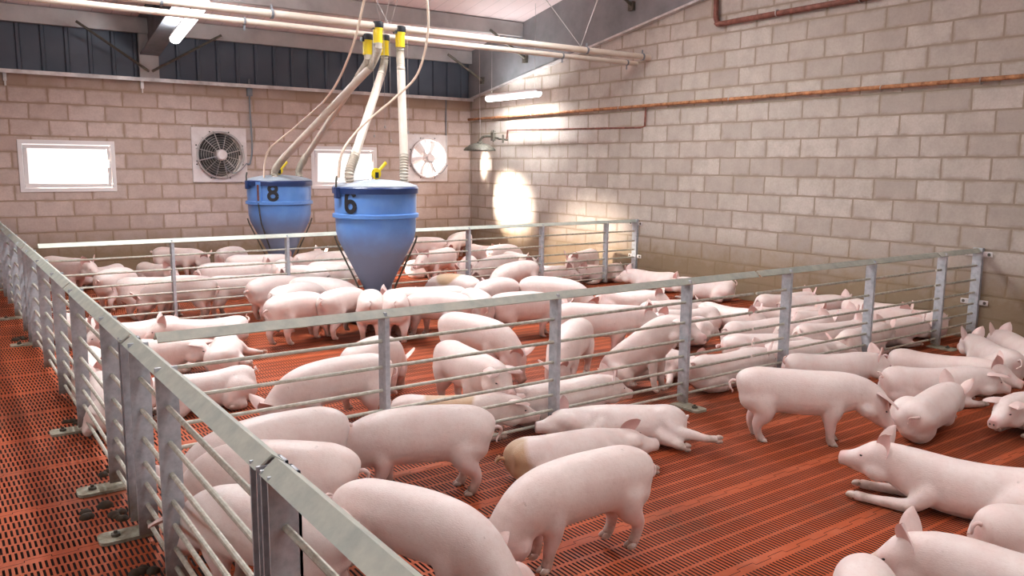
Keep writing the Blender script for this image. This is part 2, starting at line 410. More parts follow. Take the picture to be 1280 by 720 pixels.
m = MB(); m.tube([(-.02, -.15, .10), (-.95, -.40, .66)], .018, 8); m.tube([(.02, -.15, .10), (.95, -.40, .66)], .018, 8)
m.build('knee_brace', M['iron'], raf)
for k, (yy, lab) in enumerate(((12.5, 'dark angled steel brace beside the corner of the cladding'), (11.2, 'short dark steel brace between second purlin and gable sheet'), (8.7, 'dark steel brace at the top edge against the gable sheet'))):
    m = MB(); z = roofz(yy)
    m.tube([(XR-.75, yy, z-.22), (XR-.06, yy-.02, z-.62)], .022, 8)
    m.box((XR-.09, yy-.06, z-.68), (XR-.04, yy+.04, z-.56))
    tag(m.build('steel_brace', M['iron']), lab, 'brace', 'steel braces at the gable')
# clips under the ledge
for k, x in enumerate((.93, 2.62)):
    m = MB().box((x-.02, YB-.05, HB-.14), (x+.02, YB-.005, HB-.035)).tube([(x, YB-.03, HB-.14), (x, YB-.03, HB-.20)], .012, 8)
    tag(m.build('ledge_clip', M['ledge']), ['small pale clip under the wall ledge at the far left', 'small pale clip under the wall ledge above the left window'][k], 'clip', 'clips under the ledge')
# ------------------------------------------------------------------ fans
def fan(cx, name_label, dark):
    cz = 1.76
    f = empty('extractor_fan', (cx, YB, cz), name_label, 'fan', 'wall fans in the back wall')
    rr = .335; h = .41; n = 64; v = []; 
    m = MB(); outer = []; inner = []
    for k in range(n):
        a = 2*PI*k/n+PI/4*0; c, s_ = math.cos(a), math.sin(a); q = h/max(abs(c), abs(s_))
        outer.append((c*q, s_*q)); inner.append((c*rr, s_*rr))
    for y in (-.03, .0):
        v += [(x, y, z) for x, z in outer]+[(x, y, z) for x, z in inner]
    F = []
    for k in range(n):
        j = (k+1) % n
        F += [(k, j, n+j, n+k), (2*n+k, 3*n+k, 3*n+j, 2*n+j), (k, 2*n+k, 2*n+j, j), (n+k, n+j, 3*n+j, 3*n+k)]
    m.add(v, F); pan = m.build('panel', M['fanwhite'], f)
    m = MB()
    for k in range(8):
        a = 2*PI*k/8+.39; x, z = .375*math.cos(a)*1.0, .375*math.sin(a); m.lathe([(0, .012), (.009, .010), (.012, 0)], (x, -.03, z), 8, 'y')
    m.build('bolt', M['iron'], pan)
    MB().lathe([(rr, -.12), (rr, .07), (rr+.012, .07), (rr+.012, -.12), (rr, -.12)], (0, 0, 0), 64, 'y', cap=False).build('shroud', M['fanwhite'], f, True)
    m = MB()
    for j, r_ in enumerate([.085, .12, .155, .19, .225, .26, .295, .33, .352]):
        d = -.075-.05*math.cos(r_/.36*PI/2)
        m.tube([(r_*math.cos(2*PI*k/48), d, r_*math.sin(2*PI*k/48)) for k in range(48)], .0028 if j < 8 else .006, 5, close=True)
    for k in range(12):
        a = 2*PI*k/12+.26; m.tube([(r_*math.cos(a), -.075-.05*math.cos(r_/.36*PI/2), r_*math.sin(a)) for r_ in (.05, .12, .2, .28, .355)]+[(.365*math.cos(a), -.03, .365*math.sin(a))], .0042 if k % 3 else .008, 5)
    m.build('guard', M['wire'] if dark else M['white'], f)
    MB().lathe([(0, .155), (.06, .155), (.078, .14), (.082, .11), (.082, .0)], (0, 0, 0), 32, 'y').build('motor_cover', M['fanwhite'], f, True)
    for k in range(6):
        a = 2*PI*k/6+.2; T = Matrix.Rotation(-a, 4, 'Y')
        m = MB(); vv = []
        for r_, w_ in ((.07, .05), (.15, .10), (.25, .13), (.315, .12)):
            for s_ in (-1, 0, 1):
                vv.append(T @ Vector((r_, .0+.035*s_-.01*(s_ == 0), w_*.5*s_)))
        for y2 in (0, .004):
            pass
        m.add(vv, [(3*i+j, 3*i+j+1, 3*i+j+4, 3*i+j+3) for i in range(3) for j in range(2)])
        o = m.build('blade', M['fanblade'] if dark else M['white'], f, True); q = o.modifiers.new('s', 'SOLIDIFY'); q.thickness = .004
    if dark:
        m = MB()
        for k in range(9):
            z = -.34+k*.085; T = Matrix.Translation((0, .14, z)) @ Matrix.Rotation(R(-14), 4, 'X')
            m.box((-.345, -.003, 0), (.345, .003, .098), T)
        m.build('shutter', M['fanblade'], f)
    cb = MB(); cb.tube(bez([(.02, -.14, -.07), (.05, -.16, -.19), (.14, -.15, -.27), (.27, -.10, -.24), (.40, -.05, -.12)], 8), .007, 8).build('power_cable', M['conduit'], f, True)
    return f
fan(3.68, 'square white wall fan with round guard and dark blades, right of the left window', True)
fan(7.32, 'square white wall fan glaring with daylight, near the corner of the walls', False)
m = MB(); m.tube(bez([(4.17, YB-.02, HB+.1), (4.17, YB-.02, 2.4), (4.18, YB-.02, 1.9), (4.14, YB-.03, 1.65), (4.09, YB-.04, 1.62)], 8), .014, 8).box((4.13, YB-.05, HB-.16), (4.21, YB-.002, HB-.04))
tag(m.build('cable_conduit', M['conduit'], smooth=True), 'grey cable conduit dropping from the ledge to the dark-bladed fan', 'conduit')
m = MB(); m.tube([(7.71, YB-.02, HB), (7.71, YB-.02, 1.62)], .012, 8)
tag(m.build('cable_conduit', M['conduit'], smooth=True), 'thin grey cable conduit dropping from the ledge to the glaring fan', 'conduit')
# ------------------------------------------------------------------ lamps
def lamp(c, L, label, e, tilt=0):
    o = empty('batten_lamp', c, label, 'lamp', 'batten lamps'); o.rotation_euler = (tilt, 0, 0)
    m = MB(); m.box((-.05, -L/2, .02), (.05, L/2, .07)); m.build('housing', M['white'], o, bevel=.01)
    m = MB(); rings = []
    for y, k in ((-L/2, .75), (-L/2+.03, 1), (L/2-.03, 1), (L/2, .75)):
        rings.append([(.065*k*math.cos(a), y, -.005+.05*k*math.sin(a)) for a in [PI+PI*i/10 for i in range(11)]]+[(.065*k, y, .02), (-.065*k, y, .02)])
    m.loft(rings); m.build('diffuser', M['tube'], o, True)
    l = area((0, 0, -.08), .12, L, e); l.parent = o
    l = area((0, 0, .10), .12, L, e*(.8 if e > 100 or e < 70 else .35), rot=(PI, 0, 0)); l.parent = o       # what escapes upwards past the housing
    return o
lamp((2.75, 10.75, 3.34), 1.5, 'lit batten lamp under the rafter at the top left', 68, R(-9.9))
lamp((7.86, 11.1, 2.76), 1.45, 'lit batten lamp hung on wires beside the right wall', 75)
# unseen lamps added above the frame to brighten the middle and front pens
lamp((1.9, 7.3, 4.0), 1.5, 'lit batten lamp added above the middle pen, out of frame', 190, R(-9.9))
lamp((5.3, 7.3, 4.0), 1.5, 'lit batten lamp added above the middle pen by the right wall, out of frame', 190, R(-9.9))
lamp((2.0, 1.5, 4.5), 1.5, 'lit batten lamp added above the front pen, out of frame', 60, R(-9.9))
lamp((4.6, 1.2, 4.6), 1.5, 'lit batten lamp added above the front pen by the right wall, out of frame', 50, R(-9.9))
m = MB()
for y in (10.5, 11.7): m.tube([(7.86, y, 2.83), (7.86, y, roofz(y)-.01)], .003, 5)
tag(m.build('hanging_wire', M['wire']), 'two thin wires holding the lamp beside the right wall', 'wire')
# ------------------------------------------------------------------ pipes on the right wall
def pipe(name, pts, r, m_, label, cat='pipe', clips=(), n=12):
    o = MB().tube(pts, r, n).build(name, m_, smooth=True); tag(o, label, cat)
    return o
p1 = pipe('wall_pipe', [(XR-.05, YB-.02, 2.47), (XR-.05, Y0, 2.50)], .022, M['rust'], 'long rusty orange pipe running level along the right wall')
for y in (11.0, 8.9, 6.9, 4.9, 3.9):
    MB().tube([(XR-.05+.028*math.cos(a), y, 2.475+.028*math.sin(a)) for a in [2*PI*k/12 for k in range(12)]], .006, 6, close=True).box((XR-.03, y-.008, 2.465), (XR+.0, y+.008, 2.485)).build('pipe_clip', M['wire'], p1)
p2 = pipe('wall_pipe', bez([(XR-.06, 7.2, 4.3), (XR-.06, 7.18, 3.9), (XR-.06, 7.17, 3.50)], 4)+bez([(XR-.06, 7.14, 3.43), (XR-.06, 7.05, 3.405), (XR-.06, 6.0, 3.415), (XR-.06, Y0, 3.45)], 4), .033, M['rust_dark'], 'dark brown pipe bending down to run along the top of the right wall')
for y in (6.25, 5.2): MB().tube([(XR-.06+.040*math.cos(a), y, 3.415+.040*math.sin(a)) for a in [2*PI*k/12 for k in range(12)]], .007, 6, close=True).build('pipe_clip', M['wire'], p2)
pipe('branch_pipe', [(XR-.05, 8.36, 2.46), (XR-.06, 8.36, 2.20), (XR-.10, 8.4, 2.18), (XR-.14, 11.45, 2.235), (XR-.15, 11.55, 2.235), (XR-.15, 11.58, 2.08)], .014, M['rust_dark'], 'thin brown branch pipe dropping from the orange pipe towards the dish heater')
h = empty('gas_heater', (7.83, 12.02, 1.92), 'grey dish-shaped gas brooder heater hanging in the corner on a wire', 'heater')
MB().lathe([(.275, -.03), (.28, -.02), (.25, .02), (.17, .07), (.07, .10), (.0, .105), (.0, .09), (.06, .085), (.16, .055), (.24, .01), (.275, -.03)], (0, 0, 0), 40).build('dish', M['iron'], h, True)
MB().tube(bez([(0, 0, .09), (0.01, -.01, .16), (.05, -.06, .21), (.12, -.18, .215), (.20, -.34, .17)], 8), .022, 10).build('gas_tube', M['iron'], h, True)
m = MB(); m.box((.10, -.26, .14), (.16, -.19, .28)); m.tube([(.13, -.23, .12), (.13, -.23, .32)], .014, 8); m.tube([(.20, -.42, .10), (.20, -.42, .24)], .02, 8); m.tube([(.12, -.2, .2), (.27, -.46, .15)], .016, 8); m.tube([(.08, -.23, .3), (.18, -.23, .3)], .008, 6)
m.build('valve', M['iron'], h, bevel=.003)
MB().tube([(0, -.02, .12), (-.02, -.0, roofz(12.0)-1.95)], .003, 5).build('hanging_wire', M['wire'], h)
MB().lathe([(.0, .13), (.05, .12), (.05, .08)], (0, 0, 0), 16).build('cap', M['iron'], h, True)
# ------------------------------------------------------------------ feed line
fl1 = tag(MB().tube([(X0, 8.37, 3.13), (XR, 8.37, 3.13)], .040, 20).build('feed_pipe', M['pvc'], smooth=True), 'thicker cream feed pipe running across the room under the roof, ending at the right wall', 'pipe', 'feed pipes')
fl2 = tag(MB().tube([(X0, 8.62, 3.07), (XR, 8.62, 3.07)], .032, 20).build('feed_pipe', M['pvc'], smooth=True), 'thinner cream feed pipe running just behind and below the thicker one', 'pipe', 'feed pipes')
for x in (1.9, 2.95, 7.1, 8.1):
    MB().lathe([(.041, -.012), (.050, -.012), (.050, .012), (.041, .012)], (x, 8.37, 3.13), 20, 'x').tube([(x, 8.37, 3.17), (x, 8.37, 3.22)], .012, 6).build('pipe_coupling', M['conduit'], fl1, True)
for x in (2.75, 6.9, 8.05):
    MB().lathe([(.033, -.01), (.041, -.01), (.041, .01), (.033, .01)], (x, 8.62, 3.07), 20, 'x').tube([(x, 8.62, 3.04), (x, 8.62, 2.98)], .012, 6).build('pipe_coupling', M['conduit'], fl2, True)
def wires(pts, label):
    m = MB()
    for a, b_ in pts: m.tube([a, b_], .003, 5)
    tag(m.build('support_wire', M['wire']), label, 'wire')
wires([((4.25, 8.37, 3.17), (3.9, 8.9, 4.3)), ((4.28, 8.37, 3.17), (4.5, 7.9, 4.5)), ((4.3, 8.6, 3.1), (4.75, 9.0, 4.3)), ((4.3, 8.6, 3.1), (4.4, 9.3, 4.25))], 'splayed thin wires carrying the feed pipes above the hoppers')
wires([((7.0, 8.37, 3.17), (6.3, 8.9, 4.3)), ((7.0, 8.37, 3.17), (6.75, 9.3, 4.25)), ((7.0, 8.37, 3.17), (7.2, 7.9, 4.4)), ((7.0, 8.37, 3.17), (7.4, 8.2, 4.4))], 'splayed thin wires carrying the feed pipes near the right wall')
HC6 = Vector((3.79, 7.8, 0)); HC8 = Vector((3.90, 11.0, 0))
def ribbed(m, pts, r, n=14):
    pts = bez(pts, 10); out = []; rad = []
    L = [0]
    for i in range(1, len(pts)): L.append(L[-1]+(pts[i]-pts[i-1]).length)
    N = max(8, int(L[-1]/.014)); j = 0
    for k in range(N+1):
        s_ = L[-1]*k/N
        while j < len(L)-2 and L[j+1] < s_: j += 1
        f = (s_-L[j])/max(1e-9, L[j+1]-L[j]); out.append(pts[j].lerp(pts[j+1], min(1, f))); rad.append(r*(1.0 if k % 2 else .80))
    return m.tube(out, rad, n)
def drop(top, a, b_, end, label, r=.045):
    top, a, b_, end = Vector(top), Vector(a), Vector(b_), Vector(end)
    o = empty('feed_drop_pipe', end, label, 'pipe', 'feed drop pipes to the hoppers')
    L = lambda p: Vector(p)-end
    MB().lathe([(.052, -.17), (.052, -.03), (.058, -.03), (.058, .0), (.03, .02)], L(top), 18).build('outlet', M['yellow'], o, True)
    MB().lathe([(.062, -.01), (.068, .015), (.066, .05), (.045, .06)], L(top), 18).box(L(top)+Vector((-.075, -.03, -.03)), L(top)+Vector((.0, .03, .03))).build('outlet_cap', M['black'], o, True)
    ribbed(MB(), [L(top)+Vector((0, 0, -.15)), L(top)+Vector((0, 0, -.24)), L(a).lerp(L(b_), .0), L(a).lerp(L(b_), .06)], .046).build('upper_hose', M['flex'], o, True)
    MB().tube([L(a), L(b_)], r, 18).build('tube', M['pvc'], o, True)
    ribbed(MB(), [L(b_).lerp(L(a), .03), L(b_), Vector((0, 0, .10)), Vector((0, 0, 0))], .050).build('lower_hose', M['flex'], o, True)
    return o
lid6, lid8 = 1.47, 1.47
def on(px, py, y):
    d = rt2*((px-640)/F_PX)+up2*((360-py)/F_PX)+fw; t_ = y/d.y; return Vector((0, 0, CH))+d*t_
def onz(px, py, y, z): v = on(px, py, y); v.z = z; return v
drop(onz(500, 38, 8.37, 3.10), on(501, 84, 8.2), on(505, 196, 7.85), onz(505, 222, 7.8, 1.46), 'straight feed pipe dropping to the right side of hopper 6')
drop(onz(480, 46, 8.62, 3.03), on(477, 92, 8.45), on(443, 196, 7.85), onz(437, 224, 7.75, 1.455), 'slanting feed pipe dropping to the left side of hopper 6')
drop(onz(472, 36, 8.37, 3.12), on(463, 84, 8.65), on(356, 196, 10.5), onz(344, 216, 10.8, 1.455), 'long slanting feed pipe reaching the left side of hopper 8')
drop(onz(459, 42, 8.62, 3.02), on(453, 88, 8.9), on(381, 198, 10.75), onz(374, 216, 11.0, 1.46), 'thinner slanting feed pipe reaching the right side of hopper 8', .038)
# hoses
def hose(pts, label):
    tag(MB().tube(bez(pts, 14), .013, 8).build('hose', M['rope'], smooth=True), label, 'hose', 'tan hoses to the hoppers')
hose([on(458, -12, 8.0), on(440, 60, 8.4), on(412, 118, 9.2), on(370, 158, 10.2), on(338, 185, 10.7), on(331, 205, 10.8), on(330, 222, 10.75)], 'tan hose looping down to the left of hopper 8')
hose([on(533, -12, 7.6), on(535, 40, 7.6), on(522, 92, 7.7), on(494, 122, 7.75), on(452, 158, 7.75), on(428, 190, 7.7), on(423, 222, 7.68)], 'tan hose looping down to the left of hopper 6')
m = MB()
for (x, zz) in ((4.03, 1.95), (4.16, 2.05), (4.23, 1.9), (4.45, 2.0)):
    m.tube([(x, 8.3, 3.08), (x, 8.3, zz)], .002, 4); m.lathe([(0, -.02), (.012, -.01), (.012, .01), (0, .02)], (x, 8.3, zz), 8)
tag(m.build('pull_cord', M['wire']), 'thin pull cords with small knobs hanging from the feed outlets', 'cord')
# ------------------------------------------------------------------ hoppers
def hopper(c, num, label):
    o = empty('feed_hopper', c, label, 'feeder', 'blue feed hoppers')
    prof = [(.105, .24), (.135, .30), (.15, .34), (.44, .86), (.463, .95), (.468, 1.09), (.50, 1.10), (.50, 1.135), (.472, 1.145), (.475, 1.36)]
    MB().lathe(prof, n=64).build('body', M['hopper'], o, True)
    MB().lathe([(.475, 1.345), (.497, 1.345), (.500, 1.40), (.488, 1.415), (.475, 1.415)], n=64, cap=False).build('rim', M['navy'], o, True)
    MB().lathe([(.490, 1.41), (.485, 1.425), (.40, 1.45), (.25, 1.475), (.10, 1.485), (.0, 1.486)], n=64).build('lid', M['lid'], o, True)
    # yellow agitator handle on the lid
    hh = MB().lathe([(.0, .02), (.055, .02), (.06, .0), (.055, -.02), (0, -.02)], (.0, -.02, 1.545), 20, 'y')
    hh.tube([(.02, -.02, 1.56), (.13, -.02, 1.66)], [.016, .02], 8)
    hd = hh.build('agitator_handle', M['yellow'], o, True)
    MB().tube([(0, -.02, 1.47), (0, -.02, 1.54)], .02, 10).box((-.02, -.05, 1.50), (.02, -.035, 1.56)).build('handle_shaft', M['black'], hd)
    # toggle clamp at the rim
    MB().box((-.535, -.10, 1.30), (-.485, -.03, 1.41)).build('lid_clamp', M['navy'], o, bevel=.006)
    MB().tube([(-.515, -.06, 1.40), (-.515, -.06, 1.47), (-.50, -.05, 1.52)], .012, 8).build('hose_nipple', M['iron'], o, True)
    # side rods of the frame
    o.scale = (.89, .89, 1); va_ = math.atan2(-c.y, -c.x)
    for a in (va_-R(88), va_+R(88)):
        ca, sa = math.cos(a), math.sin(a)
        MB().tube([(.478*ca, .478*sa, .90), (.455*ca, .455*sa, .83), (.215*ca, .215*sa, .36), (.20*ca, .20*sa, .20), (.30*ca, .30*sa, .0)], .011, 8).build('frame_rod', M['iron'], o, True)
    MB().tube([(.235*math.cos(2*PI*k/32), .235*math.sin(2*PI*k/32), .22) for k in range(32)], .012, 8, close=True).build('frame_ring', M['iron'], o, True)
    tr = MB().lathe([(.0, .02), (.30, .02), (.37, .05), (.42, .14), (.43, .14), (.38, .035), (.30, .0), (0, .0)], n=48).build('trough', M['iron'], o, True)
    for k in range(8):
        a = 2*PI*k/8+.2; MB().tube([(.22*math.cos(a), .22*math.sin(a), .22), (.42*math.cos(a), .42*math.sin(a), .15)], .008, 6).build('divider', M['iron'], tr)
    # number, wrapped on the barrel
    if num == '8': paths = [([(.045*math.cos(t_), .157+.040*math.sin(t_)) for t_ in [2*PI*k/28 for k in range(29)]]), ([(.052*math.cos(t_), .062+.047*math.sin(t_)) for t_ in [2*PI*k/28 for k in range(29)]])]
    else: paths = [([(.050*math.cos(t_), .066+.050*math.sin(t_)) for t_ in [2*PI*k/28 for k in range(29)]]), ([(.002+.050*math.cos(t_), .142+.062*math.sin(t_)) for t_ in [R(18)+R(162)*k/12 for k in range(13)]]+[(-.050, .11), (-.050, .066)])]
    me = bpy.data.meshes.new('number'); v, f = [], []
    for P in paths:
        for i, p in enumerate(P):
            q = P[min(i+1, len(P)-1)]; w = P[max(i-1, 0)]
            if i in (0, len(P)-1) and P[0] == P[-1]: q, w = P[1], P[-2]
            dx, dy = q[0]-w[0], q[1]-w[1]; L = math.hypot(dx, dy)+1e-9; hw = .0205
            v += [(p[0]-dy/L*hw, p[1]+dx/L*hw, 0), (p[0]+dy/L*hw, p[1]-dx/L*hw, 0)]
            k = len(v)
            if i: f.append((k-4, k-3, k-1, k-2))
    me.from_pydata([(x_*1.16, y_*1.03-.012, z_) for x_, y_, z_ in v], [], f); bm = bmesh.new(); bm.from_mesh(me)
    return o, bm, me
def number(o, bm, me, ang, z0, text_r):
    for v in bm.verts:
        a = ang+v.co.x/text_r; z = z0+v.co.y
        r_ = .482
        v.co = Vector((r_*math.cos(a), r_*math.sin(a), z))
    bm.to_mesh(me); bm.free(); me.name = 'number'; me.materials.clear(); me.materials.append(M['ink'])
    n = bpy.data.objects.new('number', me); COL.objects.link(n); n.parent = o
    q = n.modifiers.new('s', 'SOLIDIFY'); q.thickness = .003; q.offset = 0
o, bm, me = hopper(HC6, '6', 'blue feed hopper numbered 6 in the middle pen')
va = math.atan2(-HC6.y, -HC6.x)
number(o, bm, me, va-R(36), 1.165, .472)
o, bm, me = hopper(HC8, '8', 'blue feed hopper numbered 8 in the far pen')
va8 = math.atan2(-HC8.y, -HC8.x)
number(o, bm, me, va8-R(11), 1.16, .472)
a = va8-R(37)
T = Matrix.Rotation(a, 4, 'Z')
q = MB(); q.box((.470, -.045, 1.12), (.50, .045, 1.40), T); sp = q.build('gauge_housing', M['hopper'], o, bevel=.006)
MB().box((.498, -.015, 1.15), (.507, .015, 1.36), T).build('gauge_slot', M['rust_dark'], sp)
MB().tube([T @ Vector((.502, 0, 1.12)), T @ Vector((.475, 0, .95)), T @ Vector((.45, 0, .85)), T @ Vector((.27, 0, .50))], .010, 8).build('gauge_rod', M['iron'], o, True)
# ------------------------------------------------------------------ fences
BARS = (.73, .59, .465, .355, .26, .165, .085)
def fence(a, b_, posts, label, plates=(), joint=(), plate_side=-1, side_off=0, wallend=False):
    a = Vector((*a, 0)); b_ = Vector((*b_, 0)); L = (b_-a).length; ang = math.atan2(b_.y-a.y, b_.x-a.x)
    o = empty('fence_panel', a, label, 'fence', 'pen fence panels'); o.rotation_euler.z = ang
    # local x along the fence; inverted-V top rail
    v = []; pr = ((-.045, .862), (0, .898), (.045, .862), (.041, .857), (0, .890), (-.041, .857))
    for x in (0.004, L-.004): v += [(x, y, z) for y, z in pr]
    MB().add(v, [(0, 1, 2, 3, 4, 5)[::-1], (6, 7, 8, 9, 10, 11)]+[(i, (i+1) % 6, 6+(i+1) % 6, 6+i) for i in range(6)]).build('top_rail', M['rail'], o)
    for z in BARS:
        MB().tube([(0.01, 0, z), (L-.01, 0, z)], .010, 8).build('bar', M['bar'], o, True)
    for x in posts:
        j = x in joint
        m = MB()
        if j:      # folded channel post
            m.box((x-.03, -.042, .03), (x-.022, .042, .872)); m.box((x+.022, -.042, .03), (x+.03, .042, .872)); m.box((x-.03, -.042, .03), (x+.03, -.034, .872))
        else:
            m.box((x-.006, -.040, .03), (x+.006, .040, .885)); m.box((x+.0061, -.0399, .03), (x+.02, -.034, .869))
        p = m.build('post', M['galv'], o)
        if j:
            MB().lathe([(0, .016), (.012, .014), (.014, 0)], (x, -.042, .80), 10, 'y').lathe([(0, .016), (.012, .014), (.014, 0)], (x, -.042, .55), 10, 'y').build('bolt', M['iron'], p, True)
    for x in plates:
        m = MB(); s_ = plate_side; y0, y1 = sorted((s_*.22+side_off, -s_*.05)); n = 6; out = []
        cy = s_*.17; pts = [(x-.06, -s_*.05), (x+.06, -s_*.05)]
        pts += [(x+.06-.03*(1-math.cos(R(t_))), s_*(.16+.03*math.sin(R(t_)))) for t_ in (0, 30, 60, 90)]
        pts += [(x-.06+.03*(1-math.cos(R(t_))), s_*(.16+.03*math.sin(R(t_)))) for t_ in (90, 60, 30, 0)]
        k = len(pts); m.add([(p[0], p[1], .002) for p in pts]+[(p[0], p[1], .016) for p in pts], [tuple(range(k))[::-1], tuple(range(k, 2*k))]+[(i, (i+1) % k, k+(i+1) % k, k+i) for i in range(k)])
        pl = m.build('base_plate', M['plate'], o)
        MB().lathe([(.02, .0), (.02, .012), (.0, .014)], (x, s_*.12, .016), 6).tube([(x, s_*.12, .02), (x, s_*.12, .04)], .008, 8).build('anchor_bolt', M['iron'], pl)
    if wallend:
        m = MB().box((L-.035, -.045, .03), (L-.025, .045, .90)).box((L-.03, -.045, .03), (L+.0, -.037, .90)); p = m.build('wall_post', M['galv'], o)
        for z in (.84, .37):
            MB().box((L-.02, -.13, z-.025), (L-.008, .13, z+.025)).build('wall_bracket', M['ledge'], p, bevel=.008)
            MB().lathe([(0, .012), (.014, .010), (.016, 0)], (L-.022, -.1, z), 8, 'x').lathe([(0, .012), (.014, .010), (.016, 0)], (L-.022, .1, z), 8, 'x').build('bolt', M['iron'], p, True)
    return o
# aisle fence (runs along y), local x = +y, local +y = -x (towards the passage)
P_ = fence
fence((XL, -.6), (XL, 1.985), [.4, 1.4, 2.55], 'nearest passage fence panel, running out of the frame at the bottom', joint=(2.55,), plates=(2.55,), plate_side=1)
fence((XL, 2.005), (XL, 3.80), [.03, 1.17, 1.67], 'passage fence panel between the V-ended channel post and the corner post', joint=(.03,), plates=(1.76,), plate_side=1)
fence((XL, 3.83), (XL, 5.68), [.04, .56, 1.63], 'passage fence panel beside the middle pen, next beyond the corner post', joint=(.04,), plates=(.56, 1.66), plate_side=1)
fence((XL, 5.70), (XL, 8.46), [.65, 1.55, 2.40, 2.70], 'passage fence panel beside the middle pen, ending at the far pen divider', joint=(2.70,), plates=(2.70,), plate_side=1)
fence((XL, 8.50), (XL, 10.98), [.45, 1.4, 2.3], 'passage fence panel along the nearer half of the far pen', plates=(1.4,), plate_side=1)
fence((XL, 11.0), (XL, YB-.03), [.4, 1.2, 1.85], 'passage fence panel ending at the back wall', plates=(1.2,), plate_side=1)
# middle divider
fence((XL+.09, YM), (4.87, YM), [1.87-.76, 3.01-.76, 4.15-.76], 'left half of the divider fence between the front and middle pens', plates=(4.15-.76,), plate_side=-1)
fence((4.89, YM), (7.42, YM), [.36, 1.49], 'middle stretch of the divider fence between the front and middle pens', plates=())
fence((7.44, YM), (XR-.005, YM), [.10], 'short end piece of the front divider fence bolted to the right wall', plates=(.10,), plate_side=-1, wallend=True)
# far divider
fence((XL+.09, YF), (4.25, YF), [1.91-.76, 3.08-.76, 3.35], 'left half of the far divider fence, crossing before hopper 8')
fence((4.27, YF), (XR-.005, YF), [.02, 1.11, 2.25, 3.38], 'right half of the far divider fence, bolted to the right wall', wallend=True)
# manure lumps along the foot of the passage fence
rnd = random.Random(4)
LUMP = ['first', 'second', 'third']
for k, (px_, py_, s_, lab) in enumerate(((118, 640, .05, 'dark manure lump on the passage floor between the two near base plates'), (140, 648, .04, 'smaller dark manure lump by the corner post'), (128, 592, .035, 'dark manure lump just beyond the second base plate'), (190, 715, .05, 'dark manure lump at the bottom edge beside the passage fence'), (28, 424, .05, 'dark manure lump beyond the far base plate'), (88, 530, .035, 'dark manure lump beside the middle base plate'))):
    c = at(px_, py_, 0); m = MB()
    for j in range(5):
        q = Vector((rnd.uniform(-1, 1)*s_*1.3, rnd.uniform(-1, 1)*s_*1.3, 0)); r_ = s_*rnd.uniform(.45, .8)
        m.lathe([(r_, 0), (r_*.95, r_*.3), (r_*.6, r_*.65), (0, r_*.75)], q, 9)
    o = m.build('manure', M['manure'], smooth=True, loc=(c.x, c.y, .001)); tag(o, lab, 'manure', 'manure lumps in the passage')
# ------------------------------------------------------------------ pigs
# body stations: s along spine, vertical offset of section centre, half-width, half-height
BODY = [(-.455, .045, .030, .040), (-.445, .035, .070, .085), (-.42, .020, .105, .125), (-.37, .008, .134, .156), (-.30, .0, .147, .170), (-.20, -.006, .142, .165), (-.10, -.014, .146, .165),
        (.0, -.018, .150, .166), (.10, -.016, .149, .164), (.18, -.008, .145, .161), (.26, .002, .133, .153), (.33, .010, .118, .140), (.39, .016, .106, .126), (.44, .020, .099, .113),
        (.49, .022, .095, .104), (.53, .016, .091, .096), (.565, .002, .079, .082), (.60, -.012, .064, .065), (.635, -.022, .053, .052), (.67, -.028, .047, .045), (.693, -.030, .049, .046), (.703, -.030, .047, .044)]
JAW = [(.48, -.065, .062, .040), (.54, -.068, .054, .032), (.60, -.067, .042, .024), (.645, -.064, .030, .017), (.665, -.060, .014, .010)]
def interp(tab, s):
    xs = [t[0] for t in tab]; return float(np.interp(s, xs, [t[1] for t in tab]))
def make_spine(yaw, pitch, roll, p0):
    """yaw/pitch/roll: tables (s, degrees). Integrates the spine both ways from s=-.1"""
    def frame(s):
        a, b, c = R(interp(yaw, s)), R(interp(pitch, s)), R(interp(roll, s))
        t = Vector((math.cos(a)*math.cos(b), math.sin(a)*math.cos(b), math.sin(b)))
        l0 = Vector((-math.sin(a), math.cos(a), 0)); u0 = t.cross(l0)
        l = l0*math.cos(c)+u0*math.sin(c); u = -l0*math.sin(c)+u0*math.cos(c)
        return t, l, u
    D = .01; ss = [-.1]; P = [Vector(p0)]
    s = -.1; p = Vector(p0)
    while s < .75: p = p+frame(s+D/2)[0]*D; s += D; ss.append(s); P.append(p.copy())
    s = -.1; p = Vector(p0); ss2 = []; P2 = []
    while s > -.5: p = p-frame(s-D/2)[0]*D; s -= D; ss2.append(s); P2.append(p.copy())
    ss = ss2[::-1]+ss; P = P2[::-1]+P; A = np.array([tuple(q) for q in P])
    def pos(s): return Vector([float(np.interp(s, ss, A[:, i])) for i in range(3)])
    return pos, frame
def ring(pos, frame, st, n=22, ex=2.3):
    s, off, hw, hh = st; t, l, u = frame(s); c = pos(s)+u*off; out = []
    for k in range(n):
        a = 2*PI*k/n; ca, sa = math.cos(a), math.sin(a)
        x = math.copysign(abs(ca)**(2/ex), ca); z = math.copysign(abs(sa)**(2/ex), sa)
        w = hw*(1.0 if z > 0 else 1-.10*z*z)                       # belly a touch narrower
        out.append(c+l*(w*x)+u*(hh*z))
    return out
POSES = {}
